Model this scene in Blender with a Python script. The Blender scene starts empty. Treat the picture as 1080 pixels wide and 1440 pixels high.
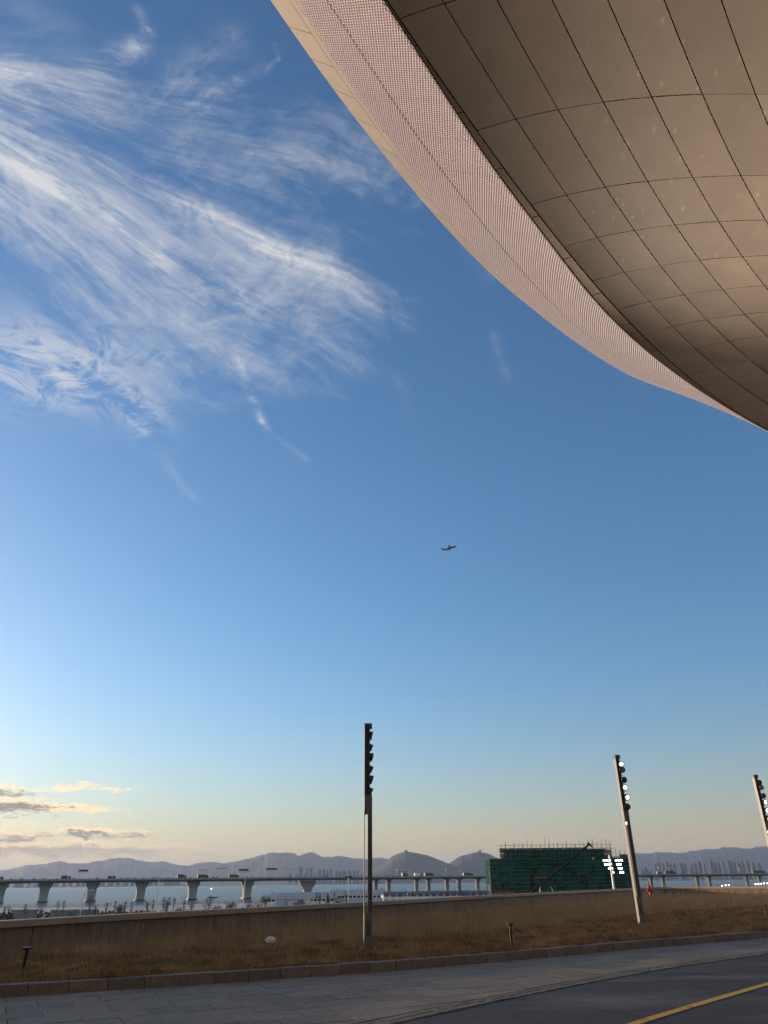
import bpy, bmesh, math, random
import numpy as np
from mathutils import Vector, Matrix
random.seed(7); rng = np.random.default_rng(7)
SC = bpy.context.scene
COL = SC.collection
R = math.radians

# ------------------------------------------------------------------ camera
FPX, CX, CY = 1010.0, 540.0, 720.0            # focal length and centre in photograph pixels (1080 x 1440)
PITCH = math.atan(520 / 1010.0); ROLL = -R(0.64)
EYE = np.array([0, 0, 1.6])
_F = np.array([0, math.cos(PITCH), math.sin(PITCH)])
_R0 = np.array([1.0, 0, 0]); _U0 = np.array([0, -math.sin(PITCH), math.cos(PITCH)])
_R = math.cos(ROLL) * _R0 + math.sin(ROLL) * _U0
_U = np.cross(_R, _F)
def ray(x, y): return _F + _R * (x - CX) / FPX + _U * (CY - y) / FPX
def gnd(x, y, z=0.0):                         # pixel -> point on the level z
    d = ray(x, y); return EYE + d * ((z - EYE[2]) / d[2])
def at(x, y, Y):                              # pixel -> point at the depth Y
    d = ray(x, y); return EYE + d * (Y / d[1])
def proj(P):
    v = np.asarray(P) - EYE; return (CX + FPX * (v @ _R) / (v @ _F), CY - FPX * (v @ _U) / (v @ _F))
cam = bpy.data.cameras.new('camera'); camo = bpy.data.objects.new('camera', cam); COL.objects.link(camo)
cam.sensor_fit = 'VERTICAL'; cam.sensor_height = 36; cam.lens = 36 * FPX / 1440
cam.clip_start = 0.05; cam.clip_end = 80000
m3 = Matrix(((_R[0], _U[0], -_F[0]), (_R[1], _U[1], -_F[1]), (_R[2], _U[2], -_F[2])))
camo.matrix_world = Matrix.Translation(Vector(EYE)) @ m3.to_4x4()
SC.camera = camo

# ------------------------------------------------------------------ sun, sky, exposure
SUN_EL, SUN_AZ = 5.0, -57.0
HAZE = 5.2e-5
LAMP_W, BEAM, GOBO = 2800.0, 56.0, 3.6; AIM = [(12, -7, 15.4), (14, -6, 15.4), (8, -10, 15.4)]
SKY_STRENGTH, EXPOSURE = 0.10, 1.66
SC.render.engine = 'CYCLES'
SC.cycles.use_denoising = True
SC.cycles.use_adaptive_sampling = True; SC.cycles.adaptive_threshold = 0.02; SC.cycles.adaptive_min_samples = 12
SC.cycles.max_bounces = 6; SC.cycles.diffuse_bounces = 3; SC.cycles.glossy_bounces = 3
SC.cycles.transparent_max_bounces = 12; SC.cycles.volume_bounces = 0
SC.cycles.sample_clamp_indirect = 6
SC.view_settings.view_transform = 'Standard'; SC.view_settings.look = 'None'
SC.view_settings.gamma = 1.0; SC.view_settings.use_curve_mapping = False
SC.view_settings.exposure = EXPOSURE
sl = bpy.data.lights.new('sun', 'SUN'); sl.energy = 2.1; sl.angle = R(1.0); sl.color = (1.0, 0.74, 0.50)
slo = bpy.data.objects.new('sun', sl); COL.objects.link(slo)
sd = Vector((math.sin(R(SUN_AZ)) * math.cos(R(SUN_EL)), math.cos(R(SUN_AZ)) * math.cos(R(SUN_EL)), math.sin(R(SUN_EL))))
slo.rotation_euler = sd.to_track_quat('Z', 'Y').to_euler(); slo.location = (-60, 30, 40)

world = bpy.data.worlds.new('World'); SC.world = world; world.use_nodes = True
def build_world():
    nt = world.node_tree; nt.nodes.clear()
    def nn(t, **k):
        n = nt.nodes.new(t)
        for a, b in k.items(): setattr(n, a, b)
        return n
    def put(sock, v):
        if isinstance(v, (int, float)): sock.default_value = v
        elif isinstance(v, tuple): sock.default_value = v
        else: nt.links.new(v, sock)
    def M(op, *a, clamp=False):
        n = nn('ShaderNodeMath', operation=op); n.use_clamp = clamp
        for i, v in enumerate(a): put(n.inputs[i], v)
        return n.outputs[0]
    def add(a, b): return M('ADD', a, b)
    def mul(*a):
        r = a[0]
        for b in a[1:]: r = M('MULTIPLY', r, b)
        return r
    def sub(a, b): return M('SUBTRACT', a, b)
    def smooth(v, lo, hi):
        n = nn('ShaderNodeMapRange', interpolation_type='SMOOTHSTEP')
        put(n.inputs['Value'], v); n.inputs['From Min'].default_value = lo; n.inputs['From Max'].default_value = hi
        return n.outputs[0]
    def vec(x, y, z=0.0):
        n = nn('ShaderNodeCombineXYZ'); put(n.inputs[0], x); put(n.inputs[1], y); put(n.inputs[2], z); return n.outputs[0]
    def noise(v, scale, detail=6, rough=.6, dist=0.0):
        n = nn('ShaderNodeTexNoise', noise_dimensions='2D'); put(n.inputs['Vector'], v); n.inputs['Scale'].default_value = scale
        n.inputs['Detail'].default_value = detail; n.inputs['Roughness'].default_value = rough; n.inputs['Distortion'].default_value = dist
        return n.outputs[0]
    def gauss(v, c, w): return M('EXPONENT', mul(M('POWER', M('DIVIDE', sub(v, c), w), 2.0), -1.0))
    def ramp(v, pts):
        n = nn('ShaderNodeFloatCurve'); c = n.mapping.curves[0]
        while len(c.points) < len(pts): c.points.new(.5, .5)
        for p, (x, y) in zip(c.points, pts): p.location = (x, y); p.handle_type = 'AUTO_CLAMPED'
        n.mapping.update(); put(n.inputs['Value'], v); return n.outputs[0]
    def mixc(f, a, b):
        n = nn('ShaderNodeMix', data_type='RGBA'); put(n.inputs['Factor'], f)
        put(n.inputs[6], a); put(n.inputs[7], b); return n.outputs[2]
    sky = nn('ShaderNodeTexSky', sky_type='NISHITA', sun_disc=False)
    sky.sun_elevation = R(SUN_EL); sky.sun_rotation = R(SUN_AZ); sky.altitude = 0
    sky.air_density = 1.0; sky.dust_density = 0.9; sky.ozone_density = 3.5
    tc = nn('ShaderNodeTexCoord'); sp = nn('ShaderNodeSeparateXYZ'); nt.links.new(tc.outputs['Generated'], sp.inputs[0])
    X, Y, Z = sp.outputs
    zc = M('MAXIMUM', Z, 0.03)
    px, py = M('DIVIDE', X, zc), M('DIVIDE', Y, zc)           # position on a level cloud sheet, in units of its height
    az = M('ARCTAN2', X, Y); el = M('ARCSINE', Z)
    P = vec(px, py)
    # ---- cirrus fan spreading from one place far up on the left
    w1 = sub(noise(P, 2.3, 2, .55), .5); w2 = sub(noise(vec(add(px, 7.3), py), 3.1, 2, .6), .5)
    dx, dy = sub(px, -.75), sub(py, .55)
    rho0 = M('SQRT', add(mul(dx, dx), mul(dy, dy)))
    phi = add(M('ARCTAN2', dy, dx), mul(w1, .13))
    rho = add(rho0, mul(w2, .14))
    s1 = noise(vec(mul(phi, 6.0), mul(rho, 2.2)), 1.0, 4, .6)
    s2 = noise(vec(mul(phi, 30.0), mul(rho, 3.2)), 1.0, 4, .70)
    turb = noise(vec(mul(phi, 15.0), mul(rho, 16.0)), 1.0, 7, .78, .5)
    t2 = noise(add_v(nn, put, P, mul(w1, .3)), 9.0, 8, .74, .5)
    s3 = noise(vec(mul(phi, 85.0), mul(rho, 9.0)), 1.0, 4, .72)
    near = sub(1.0, smooth(rho0, .10, .55))
    s2 = add(mul(s2, sub(1.0, mul(near, .75))), mul(t2, mul(near, .75)))
    tex = add(add(mul(s1, .30), mul(s2, .15)), add(mul(turb, .27), add(mul(t2, .24), mul(s3, .08))))
    envp = ramp(M('DIVIDE', phi, 1.7), [(0, 0), (.02, .14), (.08, .54), (.16, .68), (.22, .57), (.28, .55), (.345, .80), (.42, .78), (.52, .82), (.62, .78), (.72, .66), (.82, .42), (.92, .10), (1, 0)])
    envr = ramp(M('DIVIDE', rho, 1.3), [(0, 1), (.12, 1.0), (.30, .95), (.52, .88), (.68, .74), (.79, .50), (.89, .12), (1, 0)])
    env = mul(envp, envr)
    fan = mul(smooth(add(tex, mul(env, .64)), .79, 1.31), smooth(env, .0, .35))
    phm = add(mul(rho0, .17), .468)
    main = mul(gauss(phi, phm, .030), smooth(rho0, .28, .50), sub(1.0, smooth(rho0, .66, 1.0)), smooth(tex, .36, .72))
    main2 = mul(gauss(add(phi, mul(w2, .1)), .80, .06), smooth(rho0, .10, .30), sub(1.0, smooth(rho0, .50, .85)), smooth(tex, .45, .75), .6)
    src = mul(gauss(rho0, .17, .13), smooth(phi, -.1, .2), sub(1.0, smooth(phi, 1.0, 1.4)), smooth(tex, .38, .75), .70)
    # ---- curled puffs under the fan, loose wisps
    q1 = mul(gauss(px, -.72, .19), gauss(py, 1.24, .16)); q2 = mul(gauss(px, -.58, .06), gauss(py, 1.38, .13))
    t3 = noise(vec(add(mul(px, 9.0), mul(py, -5.0)), add(mul(px, 2.0), mul(py, 3.5))), 1.0, 3, .6)
    puff = mul(M('MAXIMUM', q1, q2), smooth(add(sub(1.0, M('ABSOLUTE', mul(sub(t2, .5), 5.0))), mul(sub(t3, .5), 2.2)), .25, 1.25), .80)
    def seg(ax, ay, bx, by, w, amp):
        ux, uy = bx - ax, by - ay; L2 = ux * ux + uy * uy
        wx, wy = add(px, mul(w1, .06)), add(py, mul(w2, .06))
        ex, ey = sub(wx, ax), sub(wy, ay)
        t = M('DIVIDE', add(mul(ex, ux), mul(ey, uy)), L2, clamp=True)
        fx, fy = sub(ex, mul(t, ux)), sub(ey, mul(t, uy))
        d2 = add(mul(fx, fx), mul(fy, fy))
        return mul(M('EXPONENT', mul(d2, -1.0 / (w * w))), mul(smooth(add(mul(t2, .6), mul(turb, .5)), .42, .74), amp))
    total = add(add(fan, mul(main, .75)), add(main2, add(src, puff)))
    for a in [(-.315, 1.22, -.285, 1.45, .012, .35), (-.285, 1.45, -.20, 1.63, .009, .40), (-.40, .600, -.34, .575, .016, .40), (-.34, .575, -.312, .548, .010, .34), (-.312, .548, -.316, .525, .007, .3),
              (-.29, .60, -.20, .555, .022, .26), (-.46, .53, -.43, .56, .03, .14), (-.59, 1.47, -.56, 1.85, .016, .20), (.225, 1.15, .268, 1.30, .013, .13), (.03, 1.27, .07, 1.42, .012, .12), (.16, .92, .19, .99, .02, .16), (-.158, .592, -.136, .578, .003, .16), (-.136, .578, -.139, .556, .003, .14), (-.30, .66, -.16, .592, .010, .25)]:
        total = add(total, seg(*a))
    cir = mul(M('MINIMUM', total, 1.0), smooth(Z, .10, .30), .82)
    # ---- low evening cloud bars near the horizon
    azd, eld = mul(az, 57.2958), mul(el, 57.2958)
    hn = sub(noise(vec(mul(azd, .50), mul(eld, 2.2)), 1.0, 5, .66), .5)
    hf = sub(noise(vec(mul(azd, 2.6), mul(eld, 10.0)), 1.0, 5, .72), .5)
    hw = add(mul(hn, 2.6), mul(hf, 2.4))
    eld = add(eld, mul(sub(noise(vec(mul(azd, .8), 3.0), 1.0, 3, .6), .5), .55))
    dark = 0.0; light = 0.0
    bars = [(-28.0, 4.55, 5.6, .56, 1, 1.0), (-24.0, 4.72, 5.5, .34, 0, .9), (-28.0, 5.55, 4.2, .32, 1, .9), (-21.6, 6.05, 2.9, .34, 0, .75),
            (-26.0, 5.75, 3.0, .22, 0, .6), (-20.6, 3.05, 3.6, .26, 1, 1.0), (-20.0, 3.28, 3.6, .26, 0, .8), (-27.5, 2.72, 4.2, .36, 1, .9), (-23.5, 2.02, 9.0, .46, 1, .75), (-36.0, 3.6, 6.0, .6, 1, .8), (-36.0, 5.4, 5.0, .5, 0, .8), (-17.2, 2.40, 1.6, .14, 0, .6)]
    for (a0, e0, ra, re, dk, amp) in bars:
        ux = M('DIVIDE', sub(azd, a0), ra); uy = M('DIVIDE', sub(eld, e0), re)
        m = sub(1.0, add(mul(ux, ux), mul(uy, uy)))
        body = mul(smooth(add(mul(m, .9), mul(hw, 1.3)), -.05, .95), amp)
        if dk:
            dark = body if dark == 0.0 else M('MAXIMUM', dark, body)
            uy2 = M('DIVIDE', sub(eld, e0 + re * .45), re * 1.35)
            m2 = sub(1.0, add(mul(ux, ux), mul(uy2, uy2)))
            body = mul(smooth(add(mul(m2, .9), mul(hw, 1.3)), -.05, .95), amp * .8)
        light = body if light == 0.0 else M('MAXIMUM', light, body)
    # ---- pale dust layer lying on the horizon all round
    layer = mul(M('EXPONENT', mul(M('ABSOLUTE', el), -1.0 / R(3.4))), .88)
    c = mixc(layer, sky.outputs[0], (3.0, 1.95, .92, 1))
    c = mixc(mul(light, .92), c, (5.0, 3.5, 1.6, 1))
    c = mixc(mul(dark, .92), c, (.80, .68, .70, 1))
    c = mixc(cir, c, (2.60, 2.55, 2.50, 1))
    bg = nn('ShaderNodeBackground'); nt.links.new(c, bg.inputs[0]); bg.inputs[1].default_value = SKY_STRENGTH
    out = nn('ShaderNodeOutputWorld'); nt.links.new(bg.outputs[0], out.inputs[0])
def add_v(nn, put, v, s):
    n = nn('ShaderNodeVectorMath', operation='ADD'); put(n.inputs[0], v); put(n.inputs[1], s); return n.outputs[0]
build_world()
world.cycles.sampling_method = 'MANUAL'; world.cycles.sample_map_resolution = 512

# ------------------------------------------------------------------ materials
def mat(name, col, rough=.7, metal=0.0, var=.18, scale=6.0, bump=0.0, bscale=60.0, rand=0.0, spec=.5, col2=None, stretch=None):
    """Principled material whose colour drifts with layered noise (object space), optional fine relief, optional shift per object."""
    m = bpy.data.materials.new(name); m.use_nodes = True; nt = m.node_tree; b = nt.nodes['Principled BSDF']
    b.inputs['Roughness'].default_value = rough; b.inputs['Metallic'].default_value = metal
    b.inputs['Specular IOR Level'].default_value = spec
    tc = nt.nodes.new('ShaderNodeTexCoord'); src = tc.outputs['Object']
    if stretch:
        mp = nt.nodes.new('ShaderNodeMapping'); mp.inputs['Scale'].default_value = stretch; nt.links.new(src, mp.inputs[0]); src = mp.outputs[0]
    n = nt.nodes.new('ShaderNodeTexNoise'); n.inputs['Scale'].default_value = scale; n.inputs['Detail'].default_value = 6; n.inputs['Roughness'].default_value = .65
    nt.links.new(src, n.inputs[0])
    mr = nt.nodes.new('ShaderNodeMapRange'); mr.inputs['From Min'].default_value = .3; mr.inputs['From Max'].default_value = .7
    nt.links.new(n.outputs[0], mr.inputs[0])
    mx = nt.nodes.new('ShaderNodeMix'); mx.data_type = 'RGBA'
    lo = tuple(c * (1 - var) for c in col); hi = tuple(min(1, c * (1 + var)) for c in (col2 or col))
    mx.inputs[6].default_value = (*lo, 1); mx.inputs[7].default_value = (*hi, 1); nt.links.new(mr.outputs[0], mx.inputs[0])
    res = mx.outputs[2]
    if rand:
        oi = nt.nodes.new('ShaderNodeObjectInfo'); hsv = nt.nodes.new('ShaderNodeHueSaturation')
        r2 = nt.nodes.new('ShaderNodeMapRange'); r2.inputs['To Min'].default_value = 1 - rand; r2.inputs['To Max'].default_value = 1 + rand
        nt.links.new(oi.outputs['Random'], r2.inputs[0]); nt.links.new(r2.outputs[0], hsv.inputs['Value']); nt.links.new(res, hsv.inputs['Color']); res = hsv.outputs[0]
    nt.links.new(res, b.inputs['Base Color'])
    if bump:
        n2 = nt.nodes.new('ShaderNodeTexNoise'); n2.inputs['Scale'].default_value = bscale; n2.inputs['Detail'].default_value = 5; nt.links.new(src, n2.inputs[0])
        bp = nt.nodes.new('ShaderNodeBump'); bp.inputs['Strength'].default_value = bump; bp.inputs['Distance'].default_value = .02
        nt.links.new(n2.outputs[0], bp.inputs['Height']); nt.links.new(bp.outputs[0], b.inputs['Normal'])
    return m
def glow(name, col, e):
    m = bpy.data.materials.new(name); m.use_nodes = True; b = m.node_tree.nodes['Principled BSDF']
    b.inputs['Base Color'].default_value = (.8, .8, .8, 1); b.inputs['Emission Color'].default_value = (*col, 1); b.inputs['Emission Strength'].default_value = e
    return m
M = {}
M['soffit'] = mat('champagne_metal', (.42, .318, .238), .55, .0, .07, 1.2, .02, 2.5, .08, spec=.25)
M['lip'] = mat('bronze_trim', (.26, .18, .115), .45, .3, .06, 2.0, rand=.05)
M['tan'] = mat('tan_panel', (.26, .205, .135), .5, .1, .06, 1.5, rand=.05)
M['black'] = mat('black_gap', (.022, .018, .015), .8, 0, .1, 3)
M['perf'] = mat('pink_mesh_sheet', (.33, .245, .26), .5, .2, .06, 1.2, rand=.05)
M['stud'] = mat('pearl_stud', (.82, .74, .76), .4, .15, .05, 3)
M['star'] = mat('pale_star_print', (.62, .47, .34), .40, .45, .08, 4)
M['roof'] = mat('roof_sheet', (.35, .34, .33), .5, .3, .1, .5)
M['slab'] = mat('grey_granite_slab', (.215, .170, .126), .75, 0, .26, 9, .12, 140, .15, spec=.2)
M['bedding'] = mat('slab_bedding', (.05, .045, .04), .9, 0, .25, 20)
M['kerb'] = mat('brown_granite_kerb', (.175, .122, .092), .7, 0, .25, 14, .12, 120, .14, spec=.3)
M['gutter'] = mat('rough_gutter_stone', (.125, .108, .088), .85, 0, .35, 26, .6, 60, .2)
M['asphalt'] = mat('asphalt', (.036, .034, .034), .78, 0, .20, 3.0, .35, 160, spec=.3, col2=(.046, .043, .042))
def stain(m):
    nt = m.node_tree; b = nt.nodes['Principled BSDF']; old = b.inputs['Base Color'].links[0].from_socket
    tc = nt.nodes.new('ShaderNodeTexCoord'); mp = nt.nodes.new('ShaderNodeMapping'); mp.inputs['Rotation'].default_value = (0, 0, R(-42)); mp.inputs['Scale'].default_value = (.30, .75, 1); nt.links.new(tc.outputs['Object'], mp.inputs[0])
    n = nt.nodes.new('ShaderNodeTexNoise'); n.inputs['Scale'].default_value = 1.0; n.inputs['Detail'].default_value = 6; n.inputs['Roughness'].default_value = .55; nt.links.new(mp.outputs[0], n.inputs[0])
    r = nt.nodes.new('ShaderNodeMapRange'); r.inputs['From Min'].default_value = .50; r.inputs['From Max'].default_value = .70; nt.links.new(n.outputs[0], r.inputs[0])
    mx = nt.nodes.new('ShaderNodeMix'); mx.data_type = 'RGBA'; mx.inputs[7].default_value = (.125, .104, .084, 1); nt.links.new(old, mx.inputs[6]); nt.links.new(r.outputs[0], mx.inputs[0]); nt.links.new(mx.outputs[2], b.inputs['Base Color'])
stain(M['asphalt'])
M['dust'] = mat('dried_dust_film', (.115, .105, .095), .85, 0, .3, 3.0, .2, 120)
M['yellow'] = mat('yellow_road_paint', (.60, .36, .04), .7, 0, .25, 12, .15, 120, spec=.2)
def wear(m, lo, hi, colour, sc):
    nt = m.node_tree; b = nt.nodes['Principled BSDF']; old = b.inputs['Base Color'].links[0].from_socket
    tc = nt.nodes.new('ShaderNodeTexCoord'); n = nt.nodes.new('ShaderNodeTexNoise'); n.inputs['Scale'].default_value = sc; n.inputs['Detail'].default_value = 8; n.inputs['Roughness'].default_value = .75; nt.links.new(tc.outputs['Object'], n.inputs[0])
    r = nt.nodes.new('ShaderNodeMapRange'); r.inputs['From Min'].default_value = lo; r.inputs['From Max'].default_value = hi; nt.links.new(n.outputs[0], r.inputs[0])
    mx = nt.nodes.new('ShaderNodeMix'); mx.data_type = 'RGBA'; mx.inputs[7].default_value = (*colour, 1); nt.links.new(old, mx.inputs[6]); nt.links.new(r.outputs[0], mx.inputs[0]); nt.links.new(mx.outputs[2], b.inputs['Base Color'])
wear(M['yellow'], .55, .66, (.07, .062, .05), 3.0); wear(M['slab'], .56, .74, (.10, .082, .062), 1.1)
M['wall'] = mat('brown_stone_panel', (.20, .130, .083), .75, 0, .34, 3.5, .08, 60, .08, stretch=(1, 1, .12))
M['coping'] = mat('sand_coping_stone', (.36, .245, .160), .65, 0, .12, 2.5, .08, 70, .05)
M['soil'] = mat('dry_bed_soil', (.120, .062, .024), .95, 0, .45, 5, .9, 22, spec=.1, col2=(.15, .085, .038))
M['grass'] = mat('dead_short_grass', (.235, .142, .064), .9, 0, .5, 1.1, spec=.15, col2=(.33, .215, .105))
M['reed'] = mat('dead_tall_grass', (.31, .205, .112), .9, 0, .40, 1.2, spec=.2, col2=(.40, .275, .155))
M['polegrey'] = mat('grey_painted_steel', (.17, .168, .158), .45, .3, .08, 2)
M['poledark'] = mat('dark_bronze_steel', (.095, .092, .086), .5, .4, .1, 2)
M['lampblack'] = mat('black_lamp_housing', (.032, .032, .031), .45, .2, .1, 8)
M['glass'] = mat('lamp_glass', (.10, .11, .12), .12, .1, .05, 5)
M['lit'] = glow('lit_lamp_lens', (1.0, .98, .92), 2.5)
M['litwarm'] = glow('warm_lit_strip', (1.0, .80, .45), 1.2)
M['flood'] = glow('white_flood_lens', (.92, .96, 1.0), 4.0)
M['bollard'] = mat('dark_green_bollard', (.016, .020, .020), .45, .3, .1, 4)
M['bag'] = mat('white_plastic', (.70, .70, .68), .4, 0, .08, 8)
M['red'] = mat('red_cast_iron', (.42, .025, .02), .45, 0, .15, 8)
M['land'] = mat('pale_reclaimed_soil', (.24, .235, .22), .95, 0, .35, .02, col2=(.34, .34, .33))
M['landgreen'] = mat('shore_scrub_ground', (.05, .065, .035), .95, 0, .4, .05)
M['plaza'] = mat('plaza_paving', (.36, .35, .335), .6, 0, .1, 2)
M['conc'] = mat('bridge_concrete', (.22, .245, .25), .8, 0, .14, .15)
M['conc2'] = mat('bridge_girder', (.17, .20, .20), .8, 0, .12, .12)
M['hill'] = mat('wooded_hill', (.045, .058, .038), .95, 0, .35, .004, col2=(.06, .065, .045))
M['city'] = mat('far_tower', (.10, .11, .13), .9, 0, .1, .01, rand=.25, spec=.1)
M['steel'] = mat('galvanised_steel', (.42, .43, .44), .45, .4, .08, 1)
M['steeldark'] = mat('dark_steel', (.05, .05, .055), .55, .3, .1, 1)
M['sign'] = mat('dark_sign_face', (.02, .022, .028), .5, 0, .1, 1)
M['truckdark'] = mat('dark_truck_paint', (.035, .038, .045), .5, 0, .15, .8, rand=.3)
M['truckwhite'] = mat('white_truck_paint', (.55, .55, .54), .5, 0, .1, .8)
M['truckred'] = mat('red_truck_paint', (.16, .045, .035), .6, 0, .15, .8)
M['truckbrown'] = mat('brown_container_paint', (.10, .07, .058), .6, 0, .15, .8)
M['carpaint'] = mat('grey_car_paint', (.16, .165, .175), .35, .2, .05, 1, rand=.6)
M['tyre'] = mat('tyre_rubber', (.02, .02, .02), .9, 0, .1, 3)
M['carglass'] = mat('car_window_glass', (.02, .025, .03), .1, 0, .05, 3)
M['leafdark'] = mat('dark_leaf', (.030, .042, .022), .8, 0, .35, 1.5, spec=.2)
M['leaf'] = mat('green_leaf', (.060, .085, .035), .8, 0, .35, 1.5, spec=.2)
M['twig'] = mat('bare_twig', (.085, .072, .058), .9, 0, .25, 3, spec=.2)
M['bark'] = mat('grey_bark', (.10, .085, .07), .9, 0, .25, 3)
M['hoard'] = mat('grey_hoarding', (.13, .14, .145), .7, .1, .12, .6, rand=.12)
M['whiteroof'] = mat('white_roof_sheet', (.33, .345, .34), .8, 0, .06, .2, rand=.05, spec=.1)
M['whitewall'] = mat('white_cabin_wall', (.60, .60, .58), .7, 0, .08, .5)
M['greyroof'] = mat('grey_ribbed_roof', (.12, .125, .13), .6, .1, .12, .6, rand=.1)
M['dkwin'] = mat('dark_window', (.02, .022, .025), .2, 0, .1, 1)
M['floor'] = mat('raw_concrete_floor', (.16, .155, .145), .9, 0, .15, .3)
M['scaf'] = mat('scaffold_tube', (.10, .095, .085), .6, .3, .15, 1)
M['plank'] = mat('scaffold_plank', (.16, .11, .07), .8, 0, .2, 1)
M['crane'] = mat('crane_dark_boom', (.014, .015, .016), .7, 0, .1, .5, spec=.1)
M['cranegreen'] = mat('crane_green_body', (.22, .36, .06), .5, 0, .1, .5)
M['plane'] = mat('airliner_paint', (.02, .024, .03), .5, 0, .05, .05)
def net_mat():
    m = bpy.data.materials.new('green_debris_net'); m.use_nodes = True; nt = m.node_tree; b = nt.nodes['Principled BSDF']
    b.inputs['Roughness'].default_value = .85; b.inputs['Specular IOR Level'].default_value = .1
    tc = nt.nodes.new('ShaderNodeTexCoord'); n = nt.nodes.new('ShaderNodeTexNoise'); n.inputs['Scale'].default_value = .35; n.inputs['Detail'].default_value = 6
    nt.links.new(tc.outputs['Object'], n.inputs[0])
    oi = nt.nodes.new('ShaderNodeObjectInfo'); ad = nt.nodes.new('ShaderNodeMath'); ad.operation = 'MULTIPLY_ADD'; ad.inputs[1].default_value = .55; 
    nt.links.new(oi.outputs['Random'], ad.inputs[0]); nt.links.new(n.outputs[0], ad.inputs[2])
    cr = nt.nodes.new('ShaderNodeValToRGB'); cr.color_ramp.elements[0].position = .35; cr.color_ramp.elements[0].color = (.003, .024, .016, 1)
    cr.color_ramp.elements[1].position = 1.0; cr.color_ramp.elements[1].color = (.008, .062, .040, 1)
    nt.links.new(ad.outputs[0], cr.inputs[0]); nt.links.new(cr.outputs[0], b.inputs['Base Color'])
    b.inputs['Alpha'].default_value = .92
    return m
M['net'] = net_mat()
def water_mat():
    m = bpy.data.materials.new('grey_blue_sea'); m.use_nodes = True; nt = m.node_tree; b = nt.nodes['Principled BSDF']
    b.inputs['Base Color'].default_value = (.02, .05, .065, 1); b.inputs['Roughness'].default_value = .22; b.inputs['IOR'].default_value = 1.33
    tc = nt.nodes.new('ShaderNodeTexCoord'); mp = nt.nodes.new('ShaderNodeMapping'); mp.inputs['Scale'].default_value = (.05, .13, .1); nt.links.new(tc.outputs['Object'], mp.inputs[0])
    n = nt.nodes.new('ShaderNodeTexNoise'); n.inputs['Scale'].default_value = 1.0; n.inputs['Detail'].default_value = 8; n.inputs['Roughness'].default_value = .7; nt.links.new(mp.outputs[0], n.inputs[0])
    bp = nt.nodes.new('ShaderNodeBump'); bp.inputs['Strength'].default_value = 1.0; bp.inputs['Distance'].default_value = 3.0
    nt.links.new(n.outputs[0], bp.inputs['Height']); nt.links.new(bp.outputs[0], b.inputs['Normal'])
    return m
M['sea'] = water_mat()

# ------------------------------------------------------------------ mesh helpers
class MB:
    def __init__(s): s.v = []; s.f = []
    def add(s, vs, fs):
        o = len(s.v); s.v.extend([tuple(map(float, p)) for p in vs]); s.f.extend([tuple(i + o for i in f) for f in fs]); return s
    def box(s, x0, x1, y0, y1, z0, z1):
        return s.add([(x0, y0, z0), (x1, y0, z0), (x1, y1, z0), (x0, y1, z0), (x0, y0, z1), (x1, y0, z1), (x1, y1, z1), (x0, y1, z1)],
                     [(0, 3, 2, 1), (4, 5, 6, 7), (0, 1, 5, 4), (1, 2, 6, 5), (2, 3, 7, 6), (3, 0, 4, 7)])
    def hexa(s, p):                                              # eight corners: lower ring, upper ring
        return s.add(p, [(0, 3, 2, 1), (4, 5, 6, 7), (0, 1, 5, 4), (1, 2, 6, 5), (2, 3, 7, 6), (3, 0, 4, 7)])
    def tube(s, a, b, r0, r1=None, n=8, cap=True):
        a = Vector(a); b = Vector(b); r1 = r0 if r1 is None else r1; d = (b - a)
        if d.length < 1e-9: return s
        q = d.to_track_quat('Z', 'Y'); vs = []
        for c, r in ((a, r0), (b, r1)):
            for k in range(n):
                t = 2 * math.pi * k / n; vs.append(c + q @ Vector((r * math.cos(t), r * math.sin(t), 0)))
        fs = [(k, (k + 1) % n, n + (k + 1) % n, n + k) for k in range(n)]
        if cap: fs += [tuple(range(n - 1, -1, -1)), tuple(range(n, 2 * n))]
        return s.add(vs, fs)
    def path(s, pts, rs, n=8):
        for k in range(len(pts) - 1): s.tube(pts[k], pts[k + 1], rs[k], rs[k + 1], n)
        return s
    def prism(s, poly, z0, z1):                                  # poly counter-clockwise
        n = len(poly)
        return s.add([(x, y, z0) for x, y in poly] + [(x, y, z1) for x, y in poly],
                     [tuple(range(n - 1, -1, -1)), tuple(range(n, 2 * n))] + [(k, (k + 1) % n, n + (k + 1) % n, n + k) for k in range(n)])
    def lathe(s, prof, n=14, c=(0, 0, 0)):
        vs = [(c[0] + r * math.cos(2 * math.pi * k / n), c[1] + r * math.sin(2 * math.pi * k / n), c[2] + z) for r, z in prof for k in range(n)]
        fs = [(j * n + k, j * n + (k + 1) % n, (j + 1) * n + (k + 1) % n, (j + 1) * n + k) for j in range(len(prof) - 1) for k in range(n)]
        fs += [tuple(range(n - 1, -1, -1)), tuple(range((len(prof) - 1) * n, len(prof) * n))]
        return s.add(vs, fs)
    def xform(s, mtx): s.v = [tuple(mtx @ Vector(p)) for p in s.v]; return s
    def build(s, name, m, parent=None, loc=(0, 0, 0), smooth=False, bevel=0.0):
        me = bpy.data.meshes.new(name); me.from_pydata(s.v, [], s.f); me.update()
        me.materials.append(M[m] if isinstance(m, str) else m)
        if smooth: me.polygons.foreach_set('use_smooth', [True] * len(me.polygons))
        o = bpy.data.objects.new(name, me); COL.objects.link(o); o.location = loc
        if parent: o.parent = parent
        if bevel:
            b = o.modifiers.new('edge', 'BEVEL'); b.width = bevel; b.segments = 2; b.limit_method = 'ANGLE'
        return o
def tag(o, label, cat=None, group=None):
    o['label'] = label
    if cat: o['category'] = cat
    if group: o['group'] = group
    return o
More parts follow.
